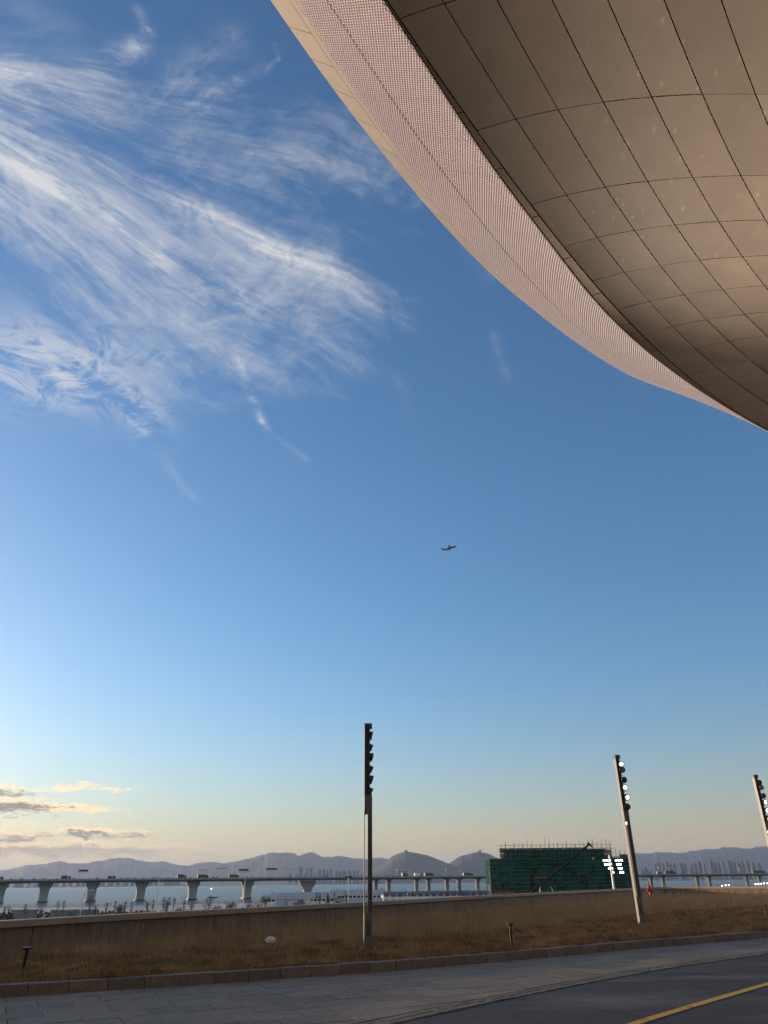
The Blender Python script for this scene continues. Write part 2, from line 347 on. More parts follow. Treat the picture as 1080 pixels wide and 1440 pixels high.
def thing(name, label, cat, loc=(0, 0, 0), rz=0.0, group=None):
    o = bpy.data.objects.new(name, None); COL.objects.link(o); o.location = tuple(map(float, loc)); o.rotation_euler = (0, 0, rz)
    return tag(o, label, cat, group)
def struct(o, kind='structure'): o['kind'] = kind; return o
def copy_tree(o, parent=None, loc=None, rz=None, label=None):
    c = o.copy(); COL.objects.link(c)
    if parent: c.parent = parent
    if loc is not None: c.location = tuple(map(float, loc))
    if rz is not None: c.rotation_euler = (0, 0, rz)
    if label: c['label'] = label
    for ch in list(o.children): copy_tree(ch, c)
    return c
ORD = ['leftmost', 'second', 'third', 'fourth', 'fifth', 'sixth', 'seventh', 'eighth', 'ninth', 'tenth', 'eleventh', 'twelfth', 'thirteenth', 'fourteenth', 'fifteenth',
       'sixteenth', 'seventeenth', 'eighteenth', 'nineteenth', 'twentieth', 'twenty-first', 'twenty-second', 'twenty-third', 'twenty-fourth', 'twenty-fifth', 'twenty-sixth', 'twenty-seventh', 'twenty-eighth', 'twenty-ninth', 'thirtieth']
def nth(k): return ORD[k] if k == 0 else ORD[k] + ' from left'
def inter(t, x): return float(np.interp(x, [a for a, _ in t], [b for _, b in t]))

# ------------------------------------------------------------------ ground, sea, hills
LOW, SEA = -8.4, -10.4
struct(MB().add([(-26000, -3000, SEA), (26000, -3000, SEA), (26000, 24000, SEA), (-26000, 24000, SEA)], [(0, 1, 2, 3)]).build('sea', 'sea'))
# reclaimed low land between the terminal and the shore
def low_land():
    shore = [(-900, 300), (-420, 395), (-230, 405), (-120, 430), (-40, 520), (60, 560), (200, 600), (420, 640), (900, 700)]
    b = MB(); pts = [(-900, -400)] + [(900, -400)] + shore[::-1]
    b.prism(pts, SEA - 1, LOW)
    return struct(b.build('low_land', 'land'))
low_land()
# wall line (top of parapet), kerb line, road edge, from the photograph through the level ground
WALL = [(-14.0, 8.0), (-8.79, 18.64), (-7.04, 22.2), (-4.32, 26.7), (-.18, 33.5), (6.14, 45.6), (14.7, 59.2), (22.5, 72.0), (26.5, 78.2), (29.5, 75.0), (33.5, 69.5), (48.0, 52.0), (70, 30)]
KERB = [(-14.5, 9.85), (-9.5, 12.3), (-6.28, 13.85), (-4.5, 14.74), (-2.46, 15.75), (-.1, 17.05), (2.78, 19.0), (6.55, 21.75), (11.43, 25.1), (17.5, 28.9), (26, 33.2)]
ROAD = [(-11, .4), (-5.5, 5.6), (-.03, 11.04), (1.65, 13.0), (3.93, 15.45), (5.97, 17.45), (8.97, 19.95), (13, 23.0), (20, 27.3), (27, 31)]
def resample(pl, step):
    p = np.array(pl, float); d = np.r_[0, np.cumsum(np.hypot(*np.diff(p, axis=0).T))]
    # smooth through the points
    n = max(2, int(d[-1] / step)); t = np.linspace(0, d[-1], n + 1)
    x = np.interp(t, d, p[:, 0]); y = np.interp(t, d, p[:, 1])
    for _ in range(6):
        x[1:-1] = .25 * x[:-2] + .5 * x[1:-1] + .25 * x[2:]; y[1:-1] = .25 * y[:-2] + .5 * y[1:-1] + .25 * y[2:]
    return np.c_[x, y]
def normals(p):
    t = np.gradient(p, axis=0); t /= np.hypot(t[:, 0], t[:, 1])[:, None]; return np.c_[-t[:, 1], t[:, 0]]     # left of travel = away from the camera side
deck = [(-14.0, 8.0)] + [(-14.5, -60), (90, -60), (90, 20), (70, 30)] + [tuple(p) for p in WALL[::-1][1:-1]]
struct(MB().prism([(x, y) for x, y in deck], LOW - .5, -.06).build('platform_ground', 'bedding'))
struct(MB().prism([(-14.4, -59), (89, -59), (89, 25)] + [(26.9, 30.8), (20, 27.1)] + [(x + .02, y - .05) for x, y in ROAD[::-1][2:]], -.05, -.012).build('road', 'asphalt'))
# yellow line
yl = [gnd(840, 1455)[:2], gnd(885, 1440)[:2], gnd(980, 1411.5)[:2], gnd(1080, 1382.5)[:2], gnd(1180, 1355)[:2], gnd(1300, 1326)[:2]]
ylp = resample(yl, .4); ynr = normals(ylp); mb = MB()
for k in range(len(ylp) - 1):
    a, b = ylp[k], ylp[k + 1]; na, nb = ynr[k] * .07, ynr[k + 1] * .07
    mb.add([(*(a - na), -.006), (*(b - nb), -.006), (*(b + nb), -.006), (*(a + na), -.006)], [(0, 1, 2, 3)])
struct(mb.build('yellow_line', 'yellow'))

# kerb of separate stones
kerb = struct(bpy.data.objects.new('kerb', None)); COL.objects.link(kerb)
kp = resample(KERB, .05); kn = normals(kp); ks = np.r_[0, np.cumsum(np.hypot(*np.diff(kp, axis=0).T))]
def kat(s): 
    p = np.array([np.interp(s, ks, kp[:, 0]), np.interp(s, ks, kp[:, 1])]); n = np.array([np.interp(s, ks, kn[:, 0]), np.interp(s, ks, kn[:, 1])]); return p, n / np.hypot(*n)
s = .3
while s < ks[-1] - 1:
    L = .62 * random.uniform(.97, 1.03); g = .005; (a, na), (b, nb) = kat(s + g), kat(s + L - g)
    h = .165 + random.uniform(-.006, .006); o = random.uniform(-.006, .006); w = .22
    MB().hexa([(*(a + na * o), -.05), (*(b + nb * o), -.05), (*(b + nb * (w + o)), -.05), (*(a + na * (w + o)), -.05),
               (*(a + na * (o + .012)), h), (*(b + nb * (o + .012)), h), (*(b + nb * (w + o)), h + .004), (*(a + na * (w + o)), h + .004)]).build('kerb_stone', 'kerb', kerb, bevel=.012)
    s += L
# pavement slabs laid along the kerb, cut by the gutter
pave = struct(bpy.data.objects.new('pavement', None)); COL.objects.link(pave)
rp = resample(ROAD, .4); rn = normals(rp)
def clip(poly, p, n):                                             # keep the side n of point p
    out = []
    for i in range(len(poly)):
        a, b = poly[i], poly[(i + 1) % len(poly)]; da, db = (a - p) @ n, (b - p) @ n
        if da >= 0: out.append(a)
        if da * db < 0: out.append(a + (b - a) * da / (da - db))
    return out
GUT = .36
nslab = 0
for r in range(0, 22):
    t0, t1 = -.02 - r * .60, -.02 - (r + 1) * .60
    s = 2.0 + (.45 if r % 2 else 0)
    while s < ks[-1] - 2:
        L = .90; g = .006
        q = []
        for ss_, tt in ((s + g, t1 + g), (s + L - g, t1 + g), (s + L - g, t0 - g), (s + g, t0 - g)):
            p, n = kat(ss_); q.append(p + n * tt)
        s += L
        c = sum(q) / 4; k = int(np.argmin(np.hypot(*(rp - c).T)))
        q = clip(q, rp[k] + rn[k] * GUT, rn[k])
        if len(q) < 3: continue
        pr = [proj((x, y, 0)) for x, y in q]
        if c[1] < 2 or max(p[0] for p in pr) < -120 or min(p[0] for p in pr) > 1200 or min(p[1] for p in pr) > 1560: continue
        z = random.uniform(-.0025, .0025); tx, ty = random.uniform(-.002, .002), random.uniform(-.002, .002)
        b = MB(); n = len(q)
        b.add([(x, y, -.05) for x, y in q] + [(x, y, z + tx * (x - c[0]) + ty * (y - c[1])) for x, y in q], [tuple(range(n, 2 * n))] + [(i, (i + 1) % n, n + (i + 1) % n, n + i) for i in range(n)])
        b.build('paving_slab', 'slab', pave); nslab += 1
# gutter strip of rough stones
gut = struct(bpy.data.objects.new('gutter', None)); COL.objects.link(gut)
gp = resample(ROAD, .05); gn = normals(gp); gs = np.r_[0, np.cumsum(np.hypot(*np.diff(gp, axis=0).T))]
s = 6.0
while s < gs[-1] - 2:
    L = random.uniform(.14, .24)
    def G(u): return np.array([np.interp(u, gs, gp[:, 0]), np.interp(u, gs, gp[:, 1])]), np.array([np.interp(u, gs, gn[:, 0]), np.interp(u, gs, gn[:, 1])])
    (a, na), (b, nb) = G(s + .008), G(s + L - .008)
    px_ = proj((*a, 0))
    if -60 < px_[0] < 1160:
        cut = random.uniform(.13, .23)
        for lo, hi in ((0.0, cut - .008), (cut + .008, GUT - .012)):
            h = [random.uniform(-.007, .001) for _ in range(4)]
            MB().hexa([(*(a + na * lo), -.06), (*(b + nb * lo), -.06), (*(b + nb * hi), -.06), (*(a + na * hi), -.06),
                       (*(a + na * (lo + .012)), h[0]), (*(b + nb * (lo + .012)), h[1]), (*(b + nb * (hi - .008)), h[2]), (*(a + na * (hi - .008)), h[3])]).build('gutter_stone', 'gutter', gut)
    s += L

# planted bed behind the kerb: lumpy soil sheet
BEDZ = .10
def bedh(x, y):
    return BEDZ + .045 * math.sin(x * 1.7 + y * .9) * math.cos(y * 1.3 - x * .4) + .03 * math.sin(3.1 * x - 2.3 * y) + .018 * math.sin(7.3 * x + 5.1 * y) + .012 * math.sin(13 * x - 11 * y)
wp = resample(WALL, .5)
def bed():
    b = MB(); NS, NT = 260, 60; idx = {}
    kk = resample(KERB + [(34, 37), (45, 42), (60, 40)], .2)
    ww = resample(WALL, .2)
    ii = np.linspace(0, len(kk) - 1, NS); jj = np.linspace(0, len(ww) - 1, NS)
    knn = normals(kk)
    for i in range(NS):
        u = i / (NS - 1)
        A = np.array([np.interp(ii[i], range(len(kk)), kk[:, 0] + knn[:, 0] * .18), np.interp(ii[i], range(len(kk)), kk[:, 1] + knn[:, 1] * .18)])
        B = np.array([np.interp(jj[i], range(len(ww)), ww[:, 0]), np.interp(jj[i], range(len(ww)), ww[:, 1])])
        for j in range(NT + 1):
            t = (j / NT) ** 1.6; p = A * (1 - t) + B * t
            z = bedh(*p) * (1 if j else .8) + .02 * rng.standard_normal() * (0 if j == 0 else 1)
            b.v.append((p[0], p[1], z + .05))
    for i in range(NS - 1):
        for j in range(NT): o = i * (NT + 1) + j; b.f.append((o, o + NT + 1, o + NT + 2, o + 1))
    return struct(b.build('planting_bed', 'soil', smooth=True))
bed()
# inside(bed) tests for scattering
_k2 = resample(KERB + [(34, 37), (45, 42)], .3); _w2 = resample(WALL, .3); _kn2 = normals(_k2); _wn2 = normals(_w2)
def sd_line(P, L, N):
    k = np.argmin((L[None, :, 0] - P[:, None, 0]) ** 2 + (L[None, :, 1] - P[:, None, 1]) ** 2, axis=1)
    return ((P - L[k]) * N[k]).sum(1)
TALL = [gnd(-120, 1362, .15)[:2], gnd(0, 1356, .15)[:2], gnd(60, 1349, .15)[:2], gnd(180, 1344, .15)[:2], gnd(360, 1335, .15)[:2], gnd(520, 1324, .15)[:2], gnd(700, 1312, .15)[:2], gnd(800, 1299, .15)[:2], gnd(900, 1288, .15)[:2], gnd(1000, 1279.5, .15)[:2], gnd(1100, 1275, .15)[:2], gnd(1200, 1272, .15)[:2]]
_t2 = resample(TALL, .3); _tn2 = normals(_t2)
def scatter(n, yr=(9, 80), xr=(-14, 40)):
    """points on the bed, evenly dense as seen from the road (denser near, thinner far)"""
    out = []
    while sum(map(len, out)) < n:
        r = np.exp(rng.uniform(math.log(11), math.log(95), 60000)); a = rng.uniform(R(-33), R(33), 60000)
        P = np.c_[r * np.sin(a), r * np.cos(a)]
        ok = np.concatenate([(sd_line(P[i:i + 4000], _k2, _kn2) > .24) & (sd_line(P[i:i + 4000], _w2, _wn2) < -.18) for i in range(0, 60000, 4000)])
        out.append(P[ok])
    return np.concatenate(out)[:n]
def blades(name, P, hmin, hmax, wid, lean, m, scale_far=True):
    n = len(P); rr = np.hypot(P[:, 0], P[:, 1]); z0 = np.array([bedh(x, y) for x, y in P]) + .03
    clump = .55 + .9 * (.5 + .5 * np.sin(P[:, 0] * 5.3 + 2.1 * np.sin(P[:, 1] * 3.7)) * np.sin(P[:, 1] * 4.7 + 1.9 * np.sin(P[:, 0] * 2.9)))
    h = rng.uniform(hmin, hmax, n) * clump; az = rng.uniform(0, 2 * math.pi, n); ln = np.abs(rng.normal(0, lean, n)) * h
    w = wid * np.maximum(1, rr / 22) * rng.uniform(.6, 1.4, n); ax = rng.uniform(-.6, .6, n)
    dx, dy = np.cos(ax) * w, np.sin(ax) * w; lx, ly = np.cos(az) * ln, np.sin(az) * ln
    V = np.empty((n, 5, 3)); hz = np.sqrt(np.maximum(h * h - ln * ln, (h * .25) ** 2))
    V[:, 0] = np.c_[P[:, 0] - dx, P[:, 1] - dy, z0]; V[:, 1] = np.c_[P[:, 0] + dx, P[:, 1] + dy, z0]
    V[:, 2] = np.c_[P[:, 0] + lx * .4 + dx * .7, P[:, 1] + ly * .4 + dy * .7, z0 + hz * .6]; V[:, 3] = np.c_[P[:, 0] + lx * .4 - dx * .7, P[:, 1] + ly * .4 - dy * .7, z0 + hz * .6]
    V[:, 4] = np.c_[P[:, 0] + lx, P[:, 1] + ly, z0 + hz]
    me = bpy.data.meshes.new(name); me.vertices.add(n * 5); me.vertices.foreach_set('co', V.ravel())
    base = (np.arange(n) * 5)[:, None]
    F = np.concatenate([(base + np.array([0, 1, 2, 3])).ravel(), (base + np.array([3, 2, 4])).ravel()]).astype(np.int32)
    me.loops.add(n * 7); me.loops.foreach_set('vertex_index', F)
    me.polygons.add(n * 2); me.polygons.foreach_set('loop_start', np.r_[np.arange(n) * 4, n * 4 + np.arange(n) * 3].astype(np.int32))
    me.update(calc_edges=True); me.validate(); me.materials.append(M[m])
    o = bpy.data.objects.new(name, me); COL.objects.link(o); return o
P = scatter(230000)
dt = np.concatenate([sd_line(P[i:i + 4000], _t2, _tn2) for i in range(0, len(P), 4000)]) + .25 * np.sin(P[:, 0] * 1.3 + P[:, 1] * 2.1)
# short mown mat, clumped
cl = np.sin(P[:, 0] * 4.1 + 1.7 * np.sin(P[:, 1] * 2.3)) * np.sin(P[:, 1] * 3.3 + 1.3 * np.sin(P[:, 0] * 1.9))
sh = P[(dt < .15) & (cl + rng.uniform(-.9, .9, len(P)) > -.35)]
o = blades('dead_lawn_grass', sh, .05, .16, .0085, .85, 'grass'); o['kind'] = 'stuff'; o['label'] = 'short matted dead brown grass behind the kerb'
ta = P[dt > -.1]
hz_ = rng.uniform(0, 1, len(ta)); tb = ta[hz_ < .05]
o = blades('seed_head_stalks', tb, .40, .66, .0035, .16, 'reed'); o['kind'] = 'stuff'; o['label'] = 'sparse taller dry stalks rising above the grass by the parapet'
o = blades('tall_dry_grass', ta[: 80000], .08, .28, .0042, .30, 'reed'); o['kind'] = 'stuff'; o['label'] = 'tall straw-coloured dry grass along the foot of the parapet'

# parapet wall: panels and coping stones
par = thing('parapet_wall', 'long low brown parapet wall with sand-coloured coping behind the dry grass', 'wall')
wq = resample(WALL, .05); wn_ = normals(wq); wsl = np.r_[0, np.cumsum(np.hypot(*np.diff(wq, axis=0).T))]
def wat(u): 
    p = np.array([np.interp(u, wsl, wq[:, 0]), np.interp(u, wsl, wq[:, 1])]); n = np.array([np.interp(u, wsl, wn_[:, 0]), np.interp(u, wsl, wn_[:, 1])]); return p, n / np.hypot(*n)
def strip(u0, u1, t0, t1, z0, z1, name, m, bev=.01):
    b = MB(); n = max(1, int((u1 - u0) / 1.0)); us = np.linspace(u0, u1, n + 1); ring = []
    for u in us:
        p, nn_ = wat(u); ring.append([(*(p + nn_ * t0), z0), (*(p + nn_ * t1), z0), (*(p + nn_ * t1), z1), (*(p + nn_ * t0), z1)])
    for q in ring: b.v.extend(q)
    for k in range(n):
        for j in range(4): b.f.append((4 * k + j, 4 * k + (j + 1) % 4, 4 * k + 4 + (j + 1) % 4, 4 * k + 4 + j))
    b.f.append((0, 3, 2, 1)); b.f.append((4 * n, 4 * n + 1, 4 * n + 2, 4 * n + 3))
    return b.build(name, m, par, bevel=bev)
u = 0
while u < wsl[-1] - 7:
    L = 6.4; strip(u + .012, u + L - .012, .0, .26, LOW, .74, 'wall_panel', 'wall'); u += L
u = .9
while u < wsl[-1] - 9:
    L = 3.2; strip(u + .006, u + L - .006, -.10, .36, .755, .90, 'coping_stone', 'coping', .015); u += L

fa = thing('terminal_building', 'terminal building with dark glass front carrying the bronze canopy', 'building', (0, 0, 0))
for k in range(22):
    x = -16 + k * 4.0
    MB().box(x + .1, x + 3.9, -14.2, -14.0, 0, 15.2).build('glass_panel', 'carglass', fa); MB().box(x - .1, x + .1, -14.5, -13.8, -.05, 15.4).build('mullion', 'poledark', fa)
MB().box(-16.2, 72.2, -40, -14.6, -.05, 21).build('main_block', 'wall', fa)

# ------------------------------------------------------------------ terminal canopy overhead
cXs = (0.39805, 0.79801, 0.59068, -0.01171, 0.00184, 0.01575, 0.00233, 0.00099, 0.03163)
cYs = (7.75504, -.28529, .79997, -.00292, -.00097, .01966, -.00064, -.01316, .01475)
def surf(i, s):
    b = np.array([1, i, s, i * s, s * s, i * i, s ** 3 / 10, i * s * s / 10, i * i * s / 10]); x, y = b @ cXs, b @ cYs
    return np.array([x, y, 16 - .008 * max(x, 0) ** 2 / (1 + (x / 14) ** 2) + .006 * np.clip(y - 8, 0, 40) ** 2])
TJ = [-13.2, -10.5, -7.9, -5.2, -2.65, 0, 2.85, 5.3, 6.97, 8.54, 10.04, 11.5, 12.93, 14.33, 15.75, 17.2, 18.65, 20.1, 21.5, 23.0, 24.5]
can = thing('terminal_canopy', 'huge curved bronze metal canopy of the terminal overhanging the top right', 'canopy')
def patch(fn, u0, u1, v0, v1, nu, nv, thick=.05, flip=False):
    """sheet over fn(u, v) with turned-up edges"""
    b = MB(); us = np.linspace(u0, u1, nu + 1); vs = np.linspace(v0, v1, nv + 1)
    for a in us:
        for c in vs: b.v.append(tuple(fn(a, c)))
    for i in range(nu):
        for j in range(nv):
            o = i * (nv + 1) + j; q = (o, o + nv + 1, o + nv + 2, o + 1); b.f.append(q[::-1] if flip else q)
    if thick:
        rim = [i * (nv + 1) for i in range(nu + 1)] + [nu * (nv + 1) + j for j in range(1, nv + 1)] + [i * (nv + 1) + nv for i in range(nu - 1, -1, -1)] + [j for j in range(nv - 1, 0, -1)]
        o = len(b.v)
        for k in rim: x, y, z = b.v[k]; b.v.append((x, y, z + thick))
        n = len(rim)
        for k in range(n): b.f.append((rim[k], rim[(k + 1) % n], o + (k + 1) % n, o + k))
    return b
NI = 13
for i in range(NI):
    for j in range(len(TJ) - 1):
        gi = .012; gs_ = .009
        tz = random.uniform(-.007, .007); tt = random.uniform(-.006, .006); ci, cs_ = i + .5, (TJ[j] + TJ[j + 1]) / 2
        f = lambda a, c: surf(a, c) + np.array([0, 0, tz * (a - ci) + tt * (c - cs_) + (.004 * math.cos((a - ci) * math.pi) * math.cos((c - cs_) / (TJ[j + 1] - TJ[j]) * math.pi))])
        patch(f, i + gi, i + 1 - gi, TJ[j] + gs_, TJ[j + 1] - gs_, 3, 4, .05).build('soffit_panel', 'soffit', can, smooth=False)
# edge trim, mesh band and fascia, solved along the edge
SS = np.arange(-1, 25.01, 1.0)
IE = [-.033, -.057, -.094, -.144, -.192, -.225, -.235, -.244, -.272, -.318, -.361, -.377, -.365, -.329, -.28, -.224, -.17, -.118, -.077, -.05] + [-.04] * 7
WB = [2.95, 3.12, 3.28, 3.40, 3.50, 3.62, 3.76, 3.90, 4.0, 4.05, 4.08, 4.15, 4.25, 4.33, 4.37, 4.38, 4.34, 4.25, 4.1, 3.85, 3.5, 3.1, 2.7, 2.4, 2.2, 2.0, 2.0]
def ie(s): return float(np.interp(s, SS, IE))
def edge(s): return surf(ie(s), s)
def enorm(s):
    d = edge(s + .6) - edge(s - .6); d = d[:2] / np.hypot(*d[:2]); return np.array([-d[1], d[0], 0])
def th_b(s):
    q = float(np.clip((s - 16) / 7, 0, 1)); return R(45 + 14 * q * q * (3 - 2 * q))
def wid_b(s): return float(np.interp(s, SS, WB))
def band(v, s):                                                   # v 0..1 from the soffit edge outwards and up
    t = th_b(s); return edge(s) + (enorm(s) * math.cos(t) + np.array([0, 0, math.sin(t)])) * wid_b(s) * v
def fascia(v, s):
    t = R(55 + 5 * max(s, 0) / 13); return band(1.0, s) + (enorm(s) * math.cos(t) + np.array([0, 0, math.sin(t)])) * 1.75 * v
SMIN, SMAX = -13.0, 24.0
s = SMIN; k = 0
while s < SMAX - .1:
    L = 1.7
    f = lambda a, c: surf(ie(c) * (1 - a) + (-.012) * a, c)
    patch(f, .05, .93, s + .012, min(s + L, SMAX) - .012, 1, 3, .05).build('edge_trim', 'lip', can); s += L
s = SMIN
while s < SMAX - .1:
    L = 1.15; e = min(s + L, SMAX)
    for v0, v1 in ((.012, .597), (.609, 1.0)):
        patch(lambda a, c: band(a, c), v0, v1, s + .010, e - .010, 3, 3, .03).build('mesh_panel', 'perf', can)
    s += L
s = SMIN
while s < SMAX - .1:
    L = .95; e = min(s + L, SMAX)
    patch(fascia, .02, .22, s, e, 1, 2, .03).build('inner_fascia_strip', 'tan', can)
    patch(fascia, .235, 1.0, s + .008, e - .008, 1, 2, .03).build('fascia_panel', 'tan', can); s += L
# studs of the mesh band (thousands, too small to pick apart)
sv, sf = [], []
du = .105; col = 0; s = -2.0
while s < 22.5:
    w = wid_b(s); t = th_b(s); n = enorm(s); n2 = enorm(s + .01); up = n * math.cos(t) + np.array([0, 0, math.sin(t)]); tg = edge(s + .05) - edge(s - .05); tg /= np.linalg.norm(tg)
    nor = np.cross(up, tg); nor = -nor if nor[2] > 0 else nor
    base = edge(s); rows = int(w / .088)
    par_ = col % 2; a0 = .603 * w
    spots = [a0 + .047 + .044 * par_ + .088 * q for q in range(60)] + [a0 - .047 - .044 * (1 - par_) - .088 * q for q in range(60)]
    for a in spots:
        if a > w - .03 or a < .05: continue
        c = base + up * a; o = len(sv); rr = .031
        for q in range(6):
            an = q * math.pi / 3; sv.append(c + nor * .004 + (tg * math.cos(an) + up * math.sin(an)) * rr)
        for q in range(6):
            an = q * math.pi / 3; sv.append(c + nor * .022 + (tg * math.cos(an) + up * math.sin(an)) * rr * .62)
        sf.append(tuple(o + 6 + q for q in range(6))); sf.extend((o + q, o + (q + 1) % 6, o + 6 + (q + 1) % 6, o + 6 + q) for q in range(6))
    s += du * .5 * 1.15; col += 1
b = MB(); b.v = [tuple(p) for p in sv]; b.f = sf
o = b.build('mesh_studs', 'stud', can); o['kind'] = 'stuff'
# dark backing and roof shell
def full(a, c, dz):
    p = surf(a, c); return p + np.array([0, 0, dz])
patch(lambda a, c: full(a, c, .07), -.03, NI, TJ[0], TJ[-1], 26, 40, 0).build('backing_sheet', 'black', can)
patch(lambda a, c: surf(ie(c), c) + np.array([0, 0, .035]) if a < .5 else surf(.02, c) + np.array([0, 0, .06]), 0, 1, TJ[0], 24.0, 1, 60, 0).build('edge_gap', 'black', can)
patch(lambda a, c: band(a * 1.0, c) + np.array([0, 0, .06]) + enorm(c) * -.02, .0, 1.0, SMIN, SMAX, 2, 60, 0).build('mesh_backing', 'black', can)
def roofp(a, c):
    A = fascia(1.0, c); B = surf(NI, c) + np.array([0, 0, 5.5]); q = A * (1 - a) + B * a; q[2] = A[2] + (B[2] - A[2]) * a + 1.5 * math.sin(math.pi * a); return q
patch(roofp, 0, 1, SMIN, SMAX, 12, 40, 0).build('roof_shell', 'roof', can, smooth=True)

# ------------------------------------------------------------------ flood light poles on the bed
def lamp_head(parent, z, lit, yaw, tilt, off):
    """round spotlight on a side bracket: housing, bezel, lens"""
    mt = Matrix.Translation((off, 0, z)) @ Matrix.Rotation(yaw, 4, 'Z') @ Matrix.Rotation(tilt, 4, 'Y')
    h = MB().lathe([(.035, -.02), (.07, 0.0), (.095, .05), (.105, .12), (.105, .16)], 16)
    h.xform(mt @ Matrix.Translation((.02, 0, 0)) @ Matrix.Rotation(R(90), 4, 'Y'))
    for q in range(5):                                            # cooling ribs
        pass
    hd = h.build('lamp_head', 'lampblack', parent, smooth=False)
    MB().lathe([(.10, 0), (.118, .005), (.118, .03), (.078, .03), (.078, .012)], 16).xform(mt @ Matrix.Translation((.175, 0, 0)) @ Matrix.Rotation(R(90), 4, 'Y')).build('bezel', 'lampblack', hd)
    MB().lathe([(.076, 0), (.076, .008), (.05, .014), (.0, .016)], 16).xform(mt @ Matrix.Translation((.184, 0, 0)) @ Matrix.Rotation(R(90), 4, 'Y')).build('lens', 'lit' if lit else 'glass', hd)
    MB().box(-.02, .06, -.02, .02, z - .11, z - .05).build('bracket', 'lampblack', parent)
def throw(loc, target, power, gobo):
    """the beam of one lit lamp, thrown up at the canopy; one lamp carries a star-pattern slide"""
    l = bpy.data.lights.new('lamp_beam', 'SPOT'); l.energy = power; l.color = (1.0, .88, .74); l.spot_size = R(BEAM); l.spot_blend = 1.0; l.shadow_soft_size = .01 if gobo else .08
    o = bpy.data.objects.new('lamp_beam', l); COL.objects.link(o); o.location = tuple(map(float, loc))
    o.rotation_euler = (Vector(loc) - Vector(target)).to_track_quat('Z', 'Y').to_euler(); o['kind'] = 'helper'
    if gobo:
        l.use_nodes = True; nt = l.node_tree; em = nt.nodes['Emission']; tc = nt.nodes.new('ShaderNodeTexCoord')
        tot = None
        def mth(op, *a):
            n = nt.nodes.new('ShaderNodeMath'); n.operation = op
            for i, v in enumerate(a):
                if isinstance(v, (int, float)): n.inputs[i].default_value = v
                else: nt.links.new(v, n.inputs[i])
            return n.outputs[0]
        for sc_, lo, hi, amp in ((46, .14, .0, .5), (95, .20, .0, .5), (17, .085, .0, .8)):
            v = nt.nodes.new('ShaderNodeTexVoronoi'); v.inputs['Scale'].default_value = sc_; nt.links.new(tc.outputs['Normal'], v.inputs['Vector'])
            m = nt.nodes.new('ShaderNodeMapRange'); m.inputs['From Min'].default_value = lo; m.inputs['From Max'].default_value = hi; nt.links.new(v.outputs['Distance'], m.inputs[0])
            w = nt.nodes.new('ShaderNodeSeparateColor'); nt.links.new(v.outputs['Color'], w.inputs[0])
            keep = mth('GREATER_THAN', w.outputs[0], .55); r = mth('MULTIPLY', mth('MULTIPLY', m.outputs[0], keep), amp)
            tot = r if tot is None else mth('ADD', tot, r)
        nt.links.new(mth('MULTIPLY_ADD', tot, GOBO, 1.0), em.inputs['Strength'])
def flood_pole(loc, H, rz, lits, label, slot_lit):
    t = thing('floodlight_pole', label, 'light pole', loc, rz, 'square floodlight poles along the grass bed')
    W = .105; s = H / 5.1
    MB().box(-W - .09, W + .09, -W - .09, W + .09, -.1, .035).build('base_plate', 'polegrey', t, bevel=.006)
    for bx_ in (-1, 1):
        for by_ in (-1, 1): MB().tube((bx_ * (W + .055), by_ * (W + .055), .03), (bx_ * (W + .055), by_ * (W + .055), .085), .016, n=6).build('anchor_bolt', 'steel', t)
    MB().box(-.045, .045, -W - .004, -W + .001, .30 * s, .58 * s).build('access_door', 'poledark', t)
    MB().box(-W, W, -W, W, -.35, .78 * s).build('base_sleeve', 'polegrey', t, bevel=.012)
    MB().box(-.005, W - .002, -W + .004, W - .004, .78 * s, 2.98 * s).build('post', 'poledark', t, bevel=.008)
    MB().box(-W, -W + .022, -W + .004, W - .004, .78 * s, 2.98 * s).build('side_fin', 'polegrey', t, bevel=.004)
    MB().box(-W, W, -W, W, 2.98 * s, 3.34 * s).build('collar_box', 'polegrey', t, bevel=.01)
    MB().box(-W, -W + .03, -W, W, 3.34 * s, 4.98 * s).build('lamp_spine', 'polegrey', t, bevel=.006)
    MB().box(-W + .03, W - .06, -W + .012, W - .012, 3.34 * s, 4.98 * s).build('lamp_recess', 'lampblack', t)
    MB().box(-W, W, -W, W, 4.98 * s, 5.10 * s).build('cap', 'poledark', t, bevel=.01)
    MB().box(-W + .026, -.012, -.05, .05, 2.90 * s, 2.975 * s).build('slot_light', 'litwarm' if slot_lit else 'glass', t)
    for k in range(6):
        z = (4.84 - k * .268) * s
        MB().box(-W + .03, W - .004, -W + .004, W - .004, z - .14 * s, z - .122 * s).build('shelf', 'poledark', t)
        lamp_head(t, z, lits[k], R(random.uniform(-22, 4)) + (R(-74) if any(lits) else R(14)), R([18, -12, 10, 2, 14, 26][k] if any(lits) else random.uniform(8, 34)), .06 if any(lits) else -.085)
    return t
b1 = gnd(517.5, 1337, .12); b2 = gnd(903, 1301, .12); b3 = np.array([17.15, 35.5, .12])
flood_pole(b1, at(518, 1018, b1[1])[2] - b1[2], R(4), [0] * 6, 'nearest square grey floodlight pole with six unlit black lamps, centre of the grass bed', False)
flood_pole(b2, at(867, 1062, b2[1])[2] - b2[2], R(6), [1, 0, 0, 1, 1, 0], 'floodlight pole with three lit white lamps, in front of the green scaffolded building', True)
for (bb, zs) in ((b2, (4.9, 4.05, 3.8)), (b3, (4.05, 3.8, 3.5))):
    for q, z in enumerate(zs): throw((bb[0] + .22, bb[1] - .32, z + .1), AIM[q], LAMP_W * (1.0 if bb is b2 else .12), bb is b2 and q == 0)
flood_pole(b3, 5.86 - b3[2], R(6), [0, 0, 0, 1, 1, 1], 'floodlight pole cut by the right edge of the photo', True)

